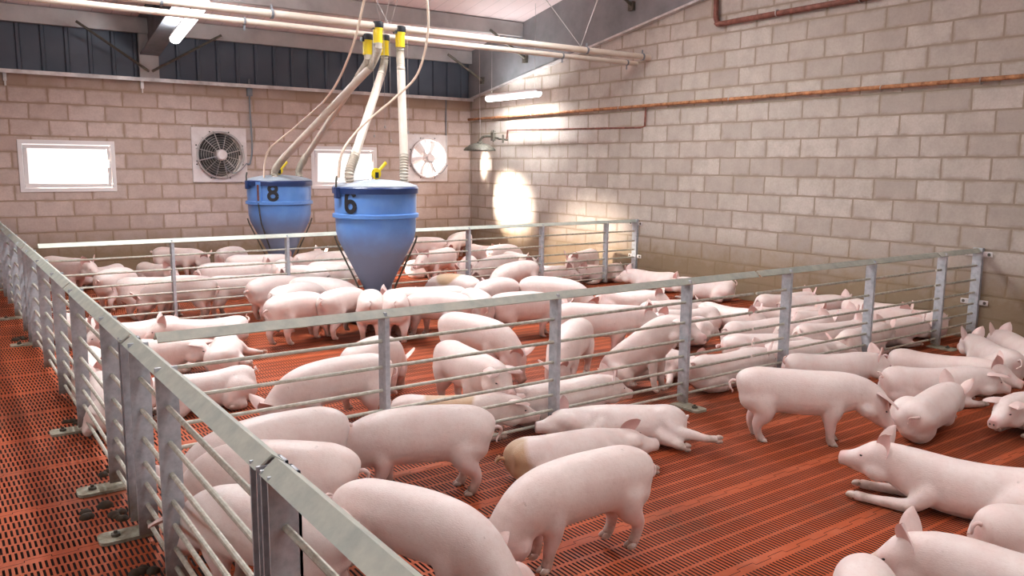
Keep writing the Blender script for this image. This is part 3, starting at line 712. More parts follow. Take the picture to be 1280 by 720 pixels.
def legset(kind, ph, rn):
    """joints in the local frame (forward, left, up) at the attachment; returns {name: [(x,y,z,r)...]}"""
    g = .385
    L = {}
    if kind == 'stand':
        for sd_, nm in ((1, 'fl'), (-1, 'fr')):
            k = (ph if sd_ > 0 else -ph)*.07
            L[nm] = [(.01, sd_*.055, -.04, .085), (.0, sd_*.080, -.13, .067), (-.012+k*.4, sd_*.084, -.20, .048), (.0+k*.8, sd_*.082, -.268, .037), (.0+k, sd_*.080, -.318, .030), (.010+k, sd_*.080, -.346, .033), (.020+k, sd_*.080, -.365, .036)]
        for sd_, nm in ((1, 'hl'), (-1, 'hr')):
            k = (-ph if sd_ > 0 else ph)*.07
            L[nm] = [(-.01, sd_*.040, -.03, .108), (.01, sd_*.068, -.10, .102), (.012+k*.5, sd_*.084, -.17, .073), (-.03+k*.8, sd_*.086, -.228, .046), (-.040+k, sd_*.084, -.270, .035), (-.027+k, sd_*.082, -.325, .030), (-.014+k, sd_*.082, -.347, .033), (-.002+k, sd_*.082, -.365, .036)]
    elif kind in ('side', ):
        # on its left side (local left points down); legs stretched out, y towards ground for all
        for sd_, nm in ((1, 'fl'), (-1, 'fr')):
            y1 = .085 if sd_ > 0 else .035; k = .05 if sd_ > 0 else -.02
            L[nm] = [(0, sd_*.05, -.03, .072), (.02+k, sd_*.04, -.13, .052), (.05+k, y1*.7, -.20, .039), (.07+k*1.6, y1, -.28, .030), (.08+k*1.8, y1+.012, -.34, .026), (.09+k*2, y1+.012, -.385, .029)]
        for sd_, nm in ((1, 'hl'), (-1, 'hr')):
            y1 = .08 if sd_ > 0 else .02; k = .07 if sd_ > 0 else -.03
            L[nm] = [(0, sd_*.04, .0, .100), (.03, sd_*.03, -.10, .080), (.05+k, y1*.6, -.19, .052), (.0+k*1.3, y1*.9, -.26, .036), (-.01+k*1.6, y1+.01, -.32, .028), (.01+k*1.8, y1+.01, -.375, .026), (.03+k*2, y1+.012, -.41, .029)]
    elif kind == 'belly':
        for sd_, nm in ((1, 'fl'), (-1, 'fr')):
            L[nm] = [(0, sd_*.06, -.02, .075), (-.03, sd_*.10, -.07, .058), (.02, sd_*.125, -.110, .040), (.10, sd_*.12, -.122, .031), (.16, sd_*.11, -.127, .026), (.20, sd_*.105, -.128, .029)]
        for sd_, nm in ((1, 'hl'), (-1, 'hr')):
            L[nm] = [(0, sd_*.05, .0, .100), (.06, sd_*.10, -.04, .082), (.12, sd_*.145, -.08, .056), (.03, sd_*.165, -.115, .036), (.0, sd_*.17, -.12, .029), (.07, sd_*.175, -.125, .026), (.11, sd_*.175, -.126, .029)]
    elif kind == 'sit':
        for sd_, nm in ((1, 'fl'), (-1, 'fr')):
            # straight down in the world: body pitched by +38 deg
            c, s_ = math.cos(R(38)), math.sin(R(38)); F = lambda x, z: (x*c+z*s_, -x*s_+z*c)
            L[nm] = []
            for (x, z, r_) in ((0, 0, .075), (.0, -.12, .055), (.02, -.22, .041), (.03, -.32, .031), (.045, -.39, .026), (.06, -.44, .029)):
                a_, b_ = F(x, z); L[nm].append((a_, sd_*(.065+.03*(-z)), b_, r_))
        for sd_, nm in ((1, 'hl'), (-1, 'hr')):
            c, s_ = math.cos(R(38)), math.sin(R(38)); F = lambda x, z: (x*c+z*s_, -x*s_+z*c); L[nm] = []
            for (x, z, r_) in ((0, 0, .10), (.08, -.02, .088), (.17, -.06, .058), (.08, -.115, .037), (.12, -.125, .028), (.19, -.128, .026), (.22, -.128, .029)):
                a_, b_ = F(x, z); L[nm].append((a_, sd_*(.06+.5*min(x, .17)), b_, r_))
    if kind != 'stand':
        for nm in L: L[nm] = [(x, y, z, r_*1.14) for x, y, z, r_ in L[nm]]
    return L
def build_pig(pose, bend=0, hy=0, hp=0, voxel=.012, seed=0, ears='up', mirror=False, ph=None, stain=None, tail=True, reach=0, kick=0):
    rn = random.Random(seed)
    if ph is None: ph = rn.uniform(-1, 1)
    z0 = .376; kind = pose; yaw = [(-.45, -bend*.6), (-.1, 0), (.3, bend*.5), (.46, bend*.5+hy*.8), (.6, bend*.5+hy)]
    roll = [(-.5, 0), (.7, 0)]; pit = [(-.45, 4), (-.3, 0), (.28, 0), (.34, hp*.35+6), (.48, hp-14), (.7, hp-16)]
    if pose == 'stand': pit = [(-.45, 14), (-.3, 5), (-.05, 0), (.22, -2), (.33, hp*.45+8), (.46, hp-10), (.7, hp-16)]
    if pose == 'graze':
        kind = 'stand'; pit = [(-.45, 20), (-.25, 8), (-.05, 0), (.10, -9), (.26, -27+hp*.3), (.36, -43+hp*.7), (.5, -56+hp), (.7, -52+hp)]
    if pose == 'belly':
        z0 = .165; pit = [(-.45, -2), (.2, 3), (.32, 10+hp*.3), (.46, -4+hp), (.7, -12+hp)]
        roll = [(-.45, 22), (-.1, 14), (.25, 4), (.4, 0)]
    if pose == 'half':
        z0 = .155; kind = 'belly'; roll = [(-.45, 52), (-.1, 42), (.2, 25), (.42, 10)]; pit = [(-.45, 0), (.3, 3), (.46, -8+hp), (.7, -10+hp)]
    if pose == 'side':
        z0 = .148; kind = 'side'; roll = [(-.45, -90), (.25, -86), (.45, -72), (.7, -70)]; pit = [(-.45, 0), (.3, 0), (.46, -3), (.7, -3)]
    if pose == 'sit':
        z0 = .30; pit = [(-.45, 62), (-.3, 50), (-.05, 40), (.22, 36), (.36, 22+hp*.3), (.46, -6+hp), (.7, -12+hp)]
    pos, frame = make_spine(yaw, pit, roll, (0, 0, z0))
    m = MB()
    fat = rn.uniform(.96, 1.05)
    st = [(s, o_, hw*(fat if s < .4 else 1), hh*(fat if s < .4 else 1)) for s, o_, hw, hh in BODY]
    S_ = []; 
    for i in range(len(st)-1):                                    # densify
        n = 2 if st[i+1][0]-st[i][0] > .04 else 1
        for k in range(n): S_.append(tuple(st[i][j]+(st[i+1][j]-st[i][j])*k/n for j in range(4)))
    S_ = [(a_, b_, c_*(1-(.035 if .30 < a_ < .46 and i_ % 2 else 0)), d_*(1-(.02 if .30 < a_ < .46 and i_ % 2 else 0))) for i_, (a_, b_, c_, d_) in enumerate(S_)]
    S_.append(st[-1])
    m.loft([ring(pos, frame, q) for q in S_])
    m.loft([ring(pos, frame, q, 14, 2) for q in JAW])
    # cheeks/jowls
    def blob(s, x, y, z, r_, sx=1, n=10):
        t, l, u = frame(s); c = pos(s)+t*x+l*y+u*z
        rr = []
        for i in range(1, n):
            a = PI*i/n; rr.append([c-t*(math.cos(a)*r_*sx)+(l*math.cos(2*PI*k/12)+u*math.sin(2*PI*k/12))*(r_*math.sin(a)) for k in range(12)])
        return m.loft(rr)
    for y in (-1, 1):
        blob(.47, 0, y*.055, -.045, .062, 1.3); blob(.535, 0, y*.050, .032, .034, 1.2)
        blob(-.29, 0, y*.036, -.05, .122, 1.35); blob(.19, .0, y*.042, -.05, .102, 1.3)
        if kind == 'belly': blob(-.27, 0, y*.085, -.05, .110, 1.35)
    feet = []; hoofs = []
    for nm, js in legset(kind, ph, rn).items():
        s = .20 if nm[0] == 'f' else -.29
        t, l, u = frame(s); c = pos(s)
        if kind == 'stand': l = Vector((l.x, l.y, 0)).normalized(); u = Vector((0, 0, 1)); t = l.cross(u); c = Vector((c.x, c.y, z0))
        jit = rn.uniform(-.02, .02) if kind != 'stand' else 0
        ex_ = reach if nm[0] == 'f' else kick
        pts = [c+t*(x+jit*i/4+ex_*(i/(len(js)-1))**1.3)+l*y+u*z*(1 if not ex_ or kind != 'side' else 1-.35*(i/(len(js)-1))) for i, (x, y, z, r_) in enumerate(js)]; rad = [q[3] for q in js]
        if kind in ('belly', 'half'):
            for i in range(2, len(pts)): pts[i].z = rad[i]*.85 if pose == 'belly' or (pts[i].z < .12) else pts[i].z*.55+.02
        pp = bez(pts, 4); idx = np.linspace(0, len(pts)-1, len(pp)); rr = [float(np.interp(i, range(len(rad)), rad)) for i in idx]
        m.tube(pp, rr, 12); hoofs.append((pts[-1], (pts[-1]-pts[-3]).normalized(), t, l)); feet.append(pts[-1]); feet.append(pts[-2].lerp(pts[-1], .3))
    me = bpy.data.meshes.new('pig'); me.from_pydata(m.v, [], m.f); me.update()
    bm = bmesh.new(); bm.from_mesh(me); bmesh.ops.recalc_face_normals(bm, faces=bm.faces); bm.to_mesh(me); bm.free()
    o = bpy.data.objects.new('tmp', me); COL.objects.link(o)
    q = o.modifiers.new('r', 'REMESH'); q.mode = 'VOXEL'; q.voxel_size = voxel; q.adaptivity = 0
    q = o.modifiers.new('s', 'SMOOTH'); q.factor = .6; q.iterations = 18 if voxel < .012 else (8 if voxel < .018 else 4)
    dg = bpy.context.evaluated_depsgraph_get()
    body = bpy.data.meshes.new_from_object(o.evaluated_get(dg)); bpy.data.objects.remove(o); bpy.data.meshes.remove(me)
    nb = len(body.vertices)
    co = np.empty(nb*3, np.float32); body.vertices.foreach_get('co', co); co = co.reshape(-1, 3)
    faces = [tuple(p.vertices) for p in body.polygons]; bpy.data.meshes.remove(body)
    # ---- extras appended to the same continuous body mesh
    X = MB(); marks = []                                           # marks: (start,end,pink,dark)
    def begin(): return len(X.v)
    def end(k, pink, dark): marks.append((k, len(X.v), pink, dark))
    for y in (-1, 1):
        s = .475; t, l, u = frame(s); c = pos(s)+u*.085+l*(y*.058)-t*.0
        flop = rn.uniform(-8, 12)
        if ears == 'up': d1 = (u*1.0+l*(y*.55)-t*(.10+rn.uniform(-.15, .15))).normalized(); face = (t*.7+l*(y*.7)).normalized()
        elif ears == 'fwd': d1 = (t*.85+l*(y*.55)+u*.25).normalized(); face = (-u+t*.2+l*y*.2).normalized()
        else: d1 = (-t*.5+l*(y*.8)+u*.45).normalized(); face = (u*.3+t*.6+l*y*.2).normalized()
        side = d1.cross(face).normalized(); face = side.cross(d1).normalized()
        n1, n2 = 9, 7; LE = .165; grid = []
        for i in range(n1):
            a = i/(n1-1); w = .058*(math.sin(PI*min(1, a*.62+.38))**.8)*(1 if a < .9 else .75) if a < 1 else .006
            w = .003+.060*max(0, math.sin(PI*(a*.74+.26)))**.75
            for j in range(n2):
                b_ = (j/(n2-1)-.5)*2
                p = c-d1*.025+d1*(a*LE)+side*(w*b_)-face*(.022*(1-b_*b_)*(1-.5*a)+.0)+face*(.03*a*a if ears != 'up' else -.012*a*a)
                grid.append(p)
        k = begin(); F1 = [(i*n2+j, i*n2+j+1, (i+1)*n2+j+1, (i+1)*n2+j) for i in range(n1-1) for j in range(n2-1)]
        X.add(grid, F1); end(k, .85, 0)
        k = begin(); g2 = []
        for i in range(n1):
            for j in range(n2):
                b_ = (j/(n2-1)-.5)*2; g2.append(grid[i*n2+j]-face*(.007*(1-.6*i/n1)*(1-abs(b_)**3)+.0005))
        X.add(g2, [tuple(reversed(f_)) for f_ in F1]); end(k, .35, 0)
        # rim joining front and back sheets
        k = begin(); r1 = [grid[i*n2] for i in range(n1)]+[grid[(n1-1)*n2+j] for j in range(1, n2)]+[grid[i*n2+n2-1] for i in range(n1-2, -1, -1)]
        r2 = [g2[i*n2] for i in range(n1)]+[g2[(n1-1)*n2+j] for j in range(1, n2)]+[g2[i*n2+n2-1] for i in range(n1-2, -1, -1)]
        X.add(r1+r2, [(i, i+1, len(r1)+i+1, len(r1)+i) for i in range(len(r1)-1)]); end(k, .6, 0)
        # eye with pale lashes' lid fold
        t, l, u = frame(.575); c = pos(.57)+l*(y*.069)+u*.030; k = begin()
        X.tube([c+t*q_-l*(y*.35*abs(q_)*1.0+y*.22*q_) for q_ in (-.012, -.006, 0, .006, .012)], [.0015, .005, .006, .005, .0015], 8); end(k, 0, 1)
        # nostrils
        t, l, u = frame(.70); c = pos(.7035)+u*(-.026)+l*(y*.015)+t*.001; k = begin()
        X.add([c+(l*math.cos(2*PI*i/8)*.0065+u*math.sin(2*PI*i/8)*.010)+t*.001 for i in range(8)], [tuple(range(8))]); end(k, 0, .9)
    for hp_, hd, ht, hl in hoofs:                                  # cloven hoofs
        d_ = (hd*.25+ht).normalized() if kind == 'stand' or hd.z < -.6 else hd
        if kind == 'stand' or hd.z < -.6: d_ = Vector((d_.x, d_.y, -.25)).normalized()
        k = begin()
        for y in (-1, 1):
            b0 = hp_+hl*(y*.0155)-d_*.012
            X.tube([b0, b0+d_*.014, b0+d_*.032, b0+d_*.046, b0+d_*.052], [.012, .0185, .017, .011, .003], 10)
        end(k, 0, 0); marks[-1] = (marks[-1][0], marks[-1][1], .1, 0, .75)
    if tail:
        t, l, u = frame(-.44); c = pos(-.44)+u*.075-t*.005; k = begin(); sg = rn.choice((-1, 1)); ty = rn.random()
        if ty < .45: tp = [c, c-t*.03+u*.015, c-t*.055+u*.0+l*.01*sg, c-t*.055-u*.035+l*.02*sg, c-t*.045-u*.06, c-t*.05-u*.075-l*.01*sg]
        elif ty < .8: tp = [c, c-t*.025+u*.03, c-t*.02+u*.06+l*.015*sg, c+t*.0+u*.075+l*.02*sg, c-t*.01+u*.10]
        else: tp = [c, c-t*.03+u*.02, c-t*.05+u*.035+l*.025*sg, c-t*.04+u*.045+l*.005*sg, c-t*.03+u*.03-l*.012*sg, c-t*.045+u*.012-l*.02*sg, c-t*.05-u*.01-l*.02*sg]
        pp = bez(tp, 6); X.tube(pp, [.013-.009*i/(len(pp)-1) for i in range(len(pp))], 8); end(k, .35, 0)
    allv = np.vstack([co, np.array([tuple(v) for v in X.v], np.float32)])
    allf = faces+[tuple(i+nb for i in f_) for f_ in X.f]
    N = len(allv); pink = np.zeros(N); dark = np.zeros(N); dirt = np.zeros(N); stn = np.zeros(N)
    sn = np.array(tuple(pos(.70))); d = np.linalg.norm(allv-sn, axis=1); pink = np.maximum(pink, np.clip(1.25-d/.065, 0, .9))
    for y in (-1, 1):
        t, l, u = frame(.575); e = np.array(tuple(pos(.575)+l*(y*.058)+u*.030)); d = np.linalg.norm(allv-e, axis=1); pink = np.maximum(pink, np.clip(.8-d/.035, 0, .6))
    t, l, u = frame(-.44); e = np.array(tuple(pos(-.455)+u*.02)); d = np.linalg.norm(allv-e, axis=1); pink = np.maximum(pink, np.clip(.8-d/.07, 0, .55))
    for f_ in feet: d = np.linalg.norm(allv-np.array(tuple(f_)), axis=1); dirt = np.maximum(dirt, np.clip(1.1-d/.060, 0, .8))
    if kind == 'stand':
        zz = allv[:, 2]; pink = np.maximum(pink, np.clip((.24-zz)/.12, 0, .35)); dirt = np.maximum(dirt, np.clip((.12-zz)/.12, 0, .5))
    else:
        zz = allv[:, 2]; dirt = np.maximum(dirt, np.clip((.05-zz)/.05, 0, .35))
    if stain:
        e = np.array(tuple(pos(stain[0])+frame(stain[0])[1]*stain[1]+frame(stain[0])[2]*stain[2])); d = np.linalg.norm((allv-e), axis=1); stn = np.clip((stain[3]-d)/.03, 0, .8)
    for k0, k1, pk, dk, *hf in marks:
        pink[nb+k0:nb+k1] = pk; dark[nb+k0:nb+k1] = dk
        if hf: dirt[nb+k0:nb+k1] = hf[0]
        if dk: dirt[nb+k0:nb+k1] = 0; stn[nb+k0:nb+k1] = 0
    mz = float(np.percentile(allv[:nb, 2], .3)) if kind != 'stand' else float(allv[:nb, 2].min())
    allv[:, 2] -= mz+(.004 if kind != 'stand' else 0); allv[:, 2] = np.maximum(allv[:, 2], .0005)
    if mirror: allv[:, 1] *= -1; allf = [tuple(reversed(f_)) for f_ in allf]
    me = bpy.data.meshes.new('pig'); me.from_pydata(allv.tolist(), [], allf); me.update()
    me.polygons.foreach_set('use_smooth', [True]*len(me.polygons))
    for nm, arr in (('pink', pink), ('dark', dark), ('dirt', dirt), ('stain', stn)):
        a_ = me.attributes.new(nm, 'FLOAT', 'POINT'); a_.data.foreach_set('value', arr.astype(np.float32))
    me.materials.append(M['skin'])
    A = pos(-.44); B = pos(.34)
    A = Vector((A.x, A.y*(-1 if mirror else 1), A.z-mz)); B = Vector((B.x, B.y*(-1 if mirror else 1), B.z-mz))
    return me, A, B
PIGLOG = []; DBG = []
def pig(pose, A, B, label, group=None, sc=None, **k):
    """A, B: where the rump end and the shoulder end of the trunk stand in the photo"""
    key = len(PIGLOG)
    if sc is None: sc = .84 if pose in ('stand', 'graze', 'sit') else .79
    side = k.pop('mirror', False); gr = k.pop('g', False)
    zc0 = {'stand': .376, 'graze': .35, 'belly': .16, 'half': .15, 'side': .145, 'sit': .26}[pose]
    p = at((A[0]+B[0])/2, (A[1]+B[1])/2, zc0*sc); dist = p.length
    px_m = F_PX/max(1, dist)
    vox = .0105 if dist < 4.5 else (.014 if dist < 8 else .02)
    me, LA, LB = build_pig(pose, voxel=vox, seed=key*7+3, mirror=side, **k)
    wa = at(A[0], A[1], 0 if gr else LA.z*sc); wb_ = at(B[0], B[1], 0 if gr else LB.z*sc)
    ang = math.atan2(wb_.y-wa.y, wb_.x-wa.x); la = math.atan2(LB.y-LA.y, LB.x-LA.x)
    rz = ang-la; mid = (wa+wb_)/2; ml = (LA+LB)/2*sc
    o = bpy.data.objects.new('pig', me); COL.objects.link(o); o.scale = (sc, sc, sc); o.rotation_euler.z = rz
    c, s_ = math.cos(rz), math.sin(rz)
    o.location = (mid.x-(ml.x*c-ml.y*s_), mid.y-(ml.x*s_+ml.y*c), .001)
    tag(o, label, 'pig', group)
    want = (wb_-wa).xy.length; have = (LB-LA).xy.length*sc
    PIGLOG.append((o, pose, LA, LB, sc)); DBG.append((key, pose, round(want/have, 2), round(mid.x, 2), round(mid.y, 2), label[:60]))
    return o
# the pigs
G1 = 'pigs in the front pen'; G2 = 'pigs in the middle pen'; G3 = 'pigs in the far pen'
# front pen
pig('graze', (425, 695), (265, 655), 'pig standing behind the passage fence at the bottom left, pink ear poking between the bars', G1, ears='fwd', bend=-10, hp=25, sc=.86)
pig('graze', (435, 605), (270, 605), 'pig with its tail up, middle one of three crowding behind the passage fence', G1, bend=-10)
pig('graze', (400, 545), (290, 575), 'pig behind the passage fence, farthest of the three crowding there', G1, bend=-8)
pig('graze', (580, 550), (465, 560), 'pig facing left, its head hidden behind the rump of a neighbour by the divider fence', G1, hp=15, ears='fwd')
pig('graze', (442, 648), (585, 695), 'large pig at the bottom centre with its head down and back arched', G1, sc=.8, bend=-12, ears='fwd')
pig('graze', (770, 688), (686, 713), 'pig standing on the open floor rooting with its head down, at the bottom centre', G1, ears='fwd', g=True, sc=.81)
pig('side', (655, 575), (750, 560), 'lying pig with a tan stained rump', G1, mirror=False, stain=(-.40, 0, 0, .17), ears='fwd', reach=.16, kick=.05)
pig('side', (835, 525), (730, 525), 'lying pig stretched out beside the divider fence with hind legs to the right', G1, mirror=True, kick=-.30, reach=.1)
pig('stand', (945, 490), (1045, 492), 'pig standing sideways on the open floor, tail up and head lowered to the right', G1, hp=-28, ears='fwd', ph=.2, sc=.84)
pig('belly', (985, 462), (1070, 458), 'lying pig whose erect ear shows just behind the standing pig', G1)
pig('belly', (1120, 455), (1215, 465), 'long lying pig behind two others, left of the pigs by the wall', G1)
pig('belly', (1110, 480), (1205, 478), 'lying pig with its head stretched to the right beyond the standing pig', G1, ears='fwd')
pig('half', (1140, 525), (1180, 500), 'round-backed lying pig seen from its rump, in front of the standing pig\'s snout', G1)
pig('belly', (1330, 500), (1275, 512), 'lying pig cut by the right edge, head facing left with a foreleg out', G1, ears='fwd')
pig('belly', (1268, 460), (1220, 435), 'lying pig with one tall pink ear beside the end post of the divider', G1)
pig('belly', (1300, 450), (1262, 432), 'lying pig at the right edge with two erect ears, nearest the right wall', G1)
pig('belly', (1305, 625), (1148, 590), 'pig lying on its belly with its chin up and forelegs reaching left', G1, hp=12, sc=.84, reach=.20)
pig('belly', (1086, 752), (1095, 800), 'pale rump with a stubby tail rising from the bottom edge', G1)
pig('belly', (1395, 768), (1236, 722), 'pig with tall erect ears and dirty face at the bottom right', G1, hp=-8, sc=.85, stain=(.60, 0, .0, .055))
pig('belly', (1275, 668), (1350, 662), 'rump of a lying pig at the right edge beside the reaching pig', G1)
# middle pen
pig('belly', (595, 540), (640, 535), 'dirty-backed pig lying against the divider fence, left of the second post', G2, stain=(.0, 0, .15, .20), ears='fwd')
pig('belly', (665, 515), (745, 500), 'pig lying along the divider fence behind its bottom bars', G2)
pig('stand', (560, 455), (625, 480), 'pig standing with its snout raised level between two divider posts', G2, ears='fwd')
pig('graze', (562, 415), (625, 432), 'pig with lowered head standing behind the level-headed one', G2)
pig('graze', (728, 420), (698, 450), 'pig seen from behind with its tail straight up, next to the second divider post', G2)
pig('stand', (715, 400), (785, 398), 'pig standing sideways facing right, ears up, behind the tail-up pig', G2)
pig('graze', (612, 390), (672, 388), 'pig standing sideways with head down, right of the feeding crowd', G2, hp=25)
pig('graze', (603, 372), (640, 368), 'pig back showing just behind the sideways pig right of the feeding crowd', G2)
pig('graze', (665, 365), (712, 372), 'pig head-down near the far divider, behind the sideways facing pig', G2)
pig('graze', (662, 342), (630, 350), 'pig standing head-down at the far divider fence, tail curled', G2)
pig('graze', (463, 475), (385, 495), 'pig facing left with head down behind the left divider post', G2)
pig('graze', (448, 462), (480, 452), 'pig hidden behind the left-facing one by the left divider post', G2)
pig('graze', (340, 362), (385, 360), 'pig at the feeder, farthest of those lined up left of hopper 6', G2)
pig('graze', (395, 362), (435, 368), 'pig with its head right at the trough of hopper 6, left side', G2)
pig('graze', (340, 383), (400, 375), 'pig lined up left of hopper 6, second nearest', G2)
pig('graze', (352, 395), (400, 390), 'pig nearest of those lined up left of hopper 6', G2)
pig('graze', (402, 388), (440, 382), 'pig in front of hopper 6 with legs spread, left of the two rear views', G2)
pig('graze', (463, 400), (466, 378), 'pig seen from behind below hopper 6, left one', G2)
pig('graze', (507, 400), (500, 378), 'pig seen from behind below hopper 6, right one with a curled tail', G2)
pig('stand', (560, 378), (525, 376), 'pig at hopper 6 with two erect pink ears, facing left', G2, hp=-15)
pig('graze', (580, 388), (535, 388), 'pig broadside right of hopper 6 with its head at the trough', G2)
pig('graze', (602, 392), (575, 380), 'pig behind the broadside one right of hopper 6', G2)
pig('graze', (590, 366), (548, 364), 'dusty-backed pig beyond the broadside one at hopper 6', G2, stain=(.0, 0, .15, .22))
pig('side', (258, 455), (268, 432), 'lying pig with a dirty rump towards the camera and legs out to the right', G2, kick=-.05)
pig('belly', (170, 440), (225, 438), 'lying pig with a floppy ear, behind the dirty-rumped one', G2, ears='fwd')
pig('belly', (262, 485), (180, 495), 'lying pig with its rump to the right, just inside the corner of the fences', G2)
pig('belly', (285, 408), (225, 410), 'lying pig behind the top rail of the divider near its left end', G2)
pig('belly', (185, 412), (150, 415), 'small glimpse of a lying pig near the corner post', G2)
pig('belly', (120, 445), (118, 480), 'white pig lying against the passage fence, seen between its posts', G2)
pig('belly', (95, 400), (125, 405), 'pig lying by the passage fence beyond the white one', G2)
pig('belly', (165, 520), (140, 480), 'pig lying behind the corner post', G2)
pig('belly', (760, 372), (803, 374), 'lone pig lying on the clear floor near the far divider', G2)
pig('belly', (836, 352), (800, 347), 'pig lying at the foot of the right wall beside the far divider', G2)
pig('belly', (905, 362), (868, 358), 'pig lying at the foot of the right wall, rump to the right', G2)
pig('side', (815, 390), (855, 388), 'pig lying behind the one with the tall pink ear', G2)
pig('belly', (890, 398), (848, 400), 'lying pig with a tall pink ear, just right of the standing sideways pig', G2)
pig('belly', (900, 392), (930, 396), 'lying pig facing right, behind the third post', G2)
pig('half', (872, 413), (825, 416), 'lying pig with its snout pointing left, behind the sitting pig', G2)
pig('sit', (812, 488), (880, 425), 'pig sitting up like a dog behind the third divider post', G2, hp=5, ears='fwd')
pig('side', (795, 445), (845, 455), 'pale lying pig with hind legs reaching left, behind the sitting pig', G2)
pig('belly', (900, 465), (925, 458), 'small lying pig with an erect ear right of the sitting pig', G2)
pig('belly', (920, 418), (962, 412), 'lying pig in the heap right of the sitting pig, farther row', G2)
pig('side', (932, 432), (965, 432), 'lying pig in the heap right of the sitting pig, nearer row', G2)
pig('belly', (955, 400), (985, 398), 'lying pig whose back shows at the far side of the heap', G2)
pig('belly', (980, 378), (1015, 374), 'lying pig at the wall, farthest of the big heap', G2)
pig('half', (1005, 386), (1050, 384), 'lying pig near the wall, second farthest of the big heap', G2)
pig('belly', (995, 402), (1050, 398), 'long lying pig across the middle of the heap', G2)
pig('belly', (1065, 388), (1100, 392), 'lying pig facing right in the heap, beyond the last two posts', G2)
pig('half', (1190, 408), (1135, 402), 'lying pig by the wall with its snout raised', G2)
pig('belly', (1105, 422), (1165, 418), 'greyish lying pig against the last stretch of divider fence', G2)
pig('belly', (1062, 428), (1085, 420), 'lying pig tucked behind the greyish one', G2)
pig('belly', (1020, 425), (1060, 420), 'lying pig in the heap left of the greyish one', G2)
pig('side', (975, 445), (1035, 440), 'lying pig pressed along the bottom bars of the divider', G2)
pig('belly', (992, 420), (1025, 412), 'lying pig in the heap with a thin pink ear', G2)
# far pen
pig('stand', (68, 335), (105, 335), 'pig near the back wall at the far left of the far pen', G3)
pig('belly', (140, 342), (115, 345), 'pig with its tail against the back wall, far left group', G3)
pig('graze', (122, 360), (165, 352), 'pig head-down in the far pen just beyond the passage fence', G3)
pig('stand', (200, 322), (240, 322), 'pig standing high at the back wall with a curly tail', G3, hp=-30)
pig('belly', (180, 338), (205, 340), 'pig lying under the high-standing one', G3)
pig('stand', (170, 365), (215, 360), 'pig facing right behind the second post of the far divider, partly hidden', G3)
pig('graze', (262, 368), (205, 372), 'pig facing left with head down close to the far divider', G3)
pig('stand', (275, 362), (318, 356), 'pig standing close to the far divider facing right', G3)
pig('stand', (272, 345), (315, 340), 'pig in the row behind, left of hopper 8', G3)
pig('graze', (268, 328), (308, 322), 'white-backed pig farthest left of hopper 8', G3)
pig('stand', (310, 330), (340, 326), 'pig with its head against the left side of hopper 8', G3)
pig('graze', (342, 348), (352, 340), 'pig seen from behind at the foot of hopper 8', G3)
pig('stand', (372, 332), (392, 324), 'pig with pricked ears right of hopper 8 facing right', G3)
pig('graze', (440, 330), (405, 332), 'pig by the back wall between the two hoppers', G3)
pig('stand', (400, 342), (440, 338), 'long-backed pig between the two hoppers', G3)
pig('graze', (393, 350), (370, 352), 'pig with its tail down, right of hopper 8', G3)
pig('graze', (430, 352), (402, 352), 'pig with its tail hanging beside the left edge of hopper 6', G3)
pig('graze', (545, 310), (520, 312), 'pig at the back wall right of hopper 6', G3)
pig('stand', (568, 322), (530, 326), 'sunlit pig standing right of hopper 6', G3)
pig('graze', (582, 302), (575, 306), 'pig end-on at the back wall behind the bright fence post', G3)
pig('belly', (588, 314), (606, 315), 'pig lying on the sunlit floor right of the bright post', G3)
pig('belly', (520, 335), (545, 332), 'sunlit pig lying right of hopper 6', G3)
pig('stand', (590, 330), (578, 342), 'pig facing the camera beside the bright fence post', G3, hp=-25)
pig('graze', (610, 322), (648, 320), 'pig under the bright patch of the right wall', G3)
pig('graze', (640, 334), (605, 342), 'pig head-down at the far divider, right of the bright post', G3)
pig('stand', (662, 328), (700, 334), 'pig facing right nose to nose with another at the right wall', G3, hp=-10)
pig('stand', (768, 328), (735, 334), 'pig facing left nose to nose with another at the right wall', G3, hp=-10)
pig('belly', (720, 346), (745, 346), 'pig lying behind the nose-to-nose pair', G3)
pig('belly', (795, 345), (775, 345), 'pig lying in the corner by the far divider wall post', G3)

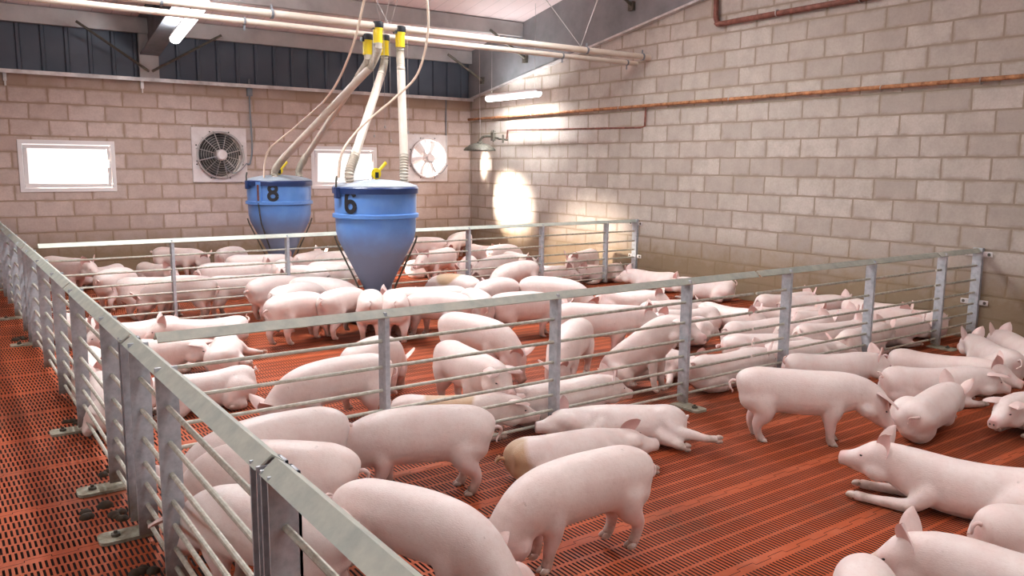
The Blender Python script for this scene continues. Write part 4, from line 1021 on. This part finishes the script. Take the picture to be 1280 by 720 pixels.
# ease bodies apart so that they touch without sinking into one another
def relax():
    C = []; own = []
    for i, (o, pose, LA, LB, sc) in enumerate(PIGLOG):
        T = Matrix.Translation(o.location) @ Matrix.Rotation(o.rotation_euler.z, 4, 'Z') @ Matrix.Scale(sc, 4)
        a, b_ = T @ LA, T @ LB; d = b_-a
        for f, r_ in ((.07, .115), (.24, .135), (.42, .135), (.6, .135), (.78, .13), (.97, .105), (1.14, .08), (1.30, .045)):
            if pose == 'graze' and f > 1.1: continue
            C.append((a.x+d.x*f, a.y+d.y*f, r_*sc*.93)); own.append(i)
    C = np.array(C); own = np.array(own); n = len(PIGLOG); D = np.zeros((n, 2))
    pen = [(0 if PIGLOG[i][0].location.y < YM else (1 if PIGLOG[i][0].location.y < YF else 2)) for i in range(n)]
    gi = {'pigs in the front pen': 0, 'pigs in the middle pen': 1, 'pigs in the far pen': 2}
    pen = np.array([gi[PIGLOG[i][0]['group']] for i in range(n)])
    lo = np.array([-9, YM+.05, YF+.05])[pen][own]; hi = np.array([YM-.05, YF-.05, YB-.02])[pen][own]
    for it in range(120):
        P = C[:, :2]+D[own]; F = np.zeros((n, 2)); cnt = np.ones(n)
        dx = P[:, None, 0]-P[None, :, 0]; dy = P[:, None, 1]-P[None, :, 1]; dd = np.sqrt(dx*dx+dy*dy)+1e-6
        ov = C[:, None, 2]+C[None, :, 2]-dd; ov[own[:, None] == own[None, :]] = 0; ov = np.maximum(ov, 0)
        for k, dq in ((0, dx), (1, dy)): 
            w = ov*dq/dd; np.add.at(F[:, k], own, w.sum(1))
        np.add.at(cnt, own, (ov > 0).sum(1))
        F = F/cnt[:, None]*.9
        for cx, cy, r_ in ((HC6.x, HC6.y, .27), (HC8.x, HC8.y, .27)):
            q = P-np.array([cx, cy]); L = np.linalg.norm(q, axis=1)+1e-6; o_ = np.maximum(r_+C[:, 2]-L, 0)
            W_ = (q/L[:, None])*o_[:, None]; A_ = np.zeros((n, 2))
            for k in (0, 1): np.maximum.at(A_[:, k], own, W_[:, k]); B_ = np.zeros(n); np.minimum.at(B_, own, W_[:, k]); A_[:, k] += B_
            F += A_*.6
        D += F
        P = C[:, :2]+D[own]
        for k, (l_, h_) in enumerate(((np.full(len(C), XL+.05), np.full(len(C), XR-.09)), (lo, hi))):
            a_ = np.zeros(n); np.maximum.at(a_, own, l_+C[:, 2]-P[:, k]); b2 = np.zeros(n); np.maximum.at(b2, own, P[:, k]+C[:, 2]-h_)
            D[:, k] += a_-b2
    for i in range(n):
        o = PIGLOG[i][0]; o.location.x += D[i, 0]; o.location.y += D[i, 1]
    return D
DD = relax()
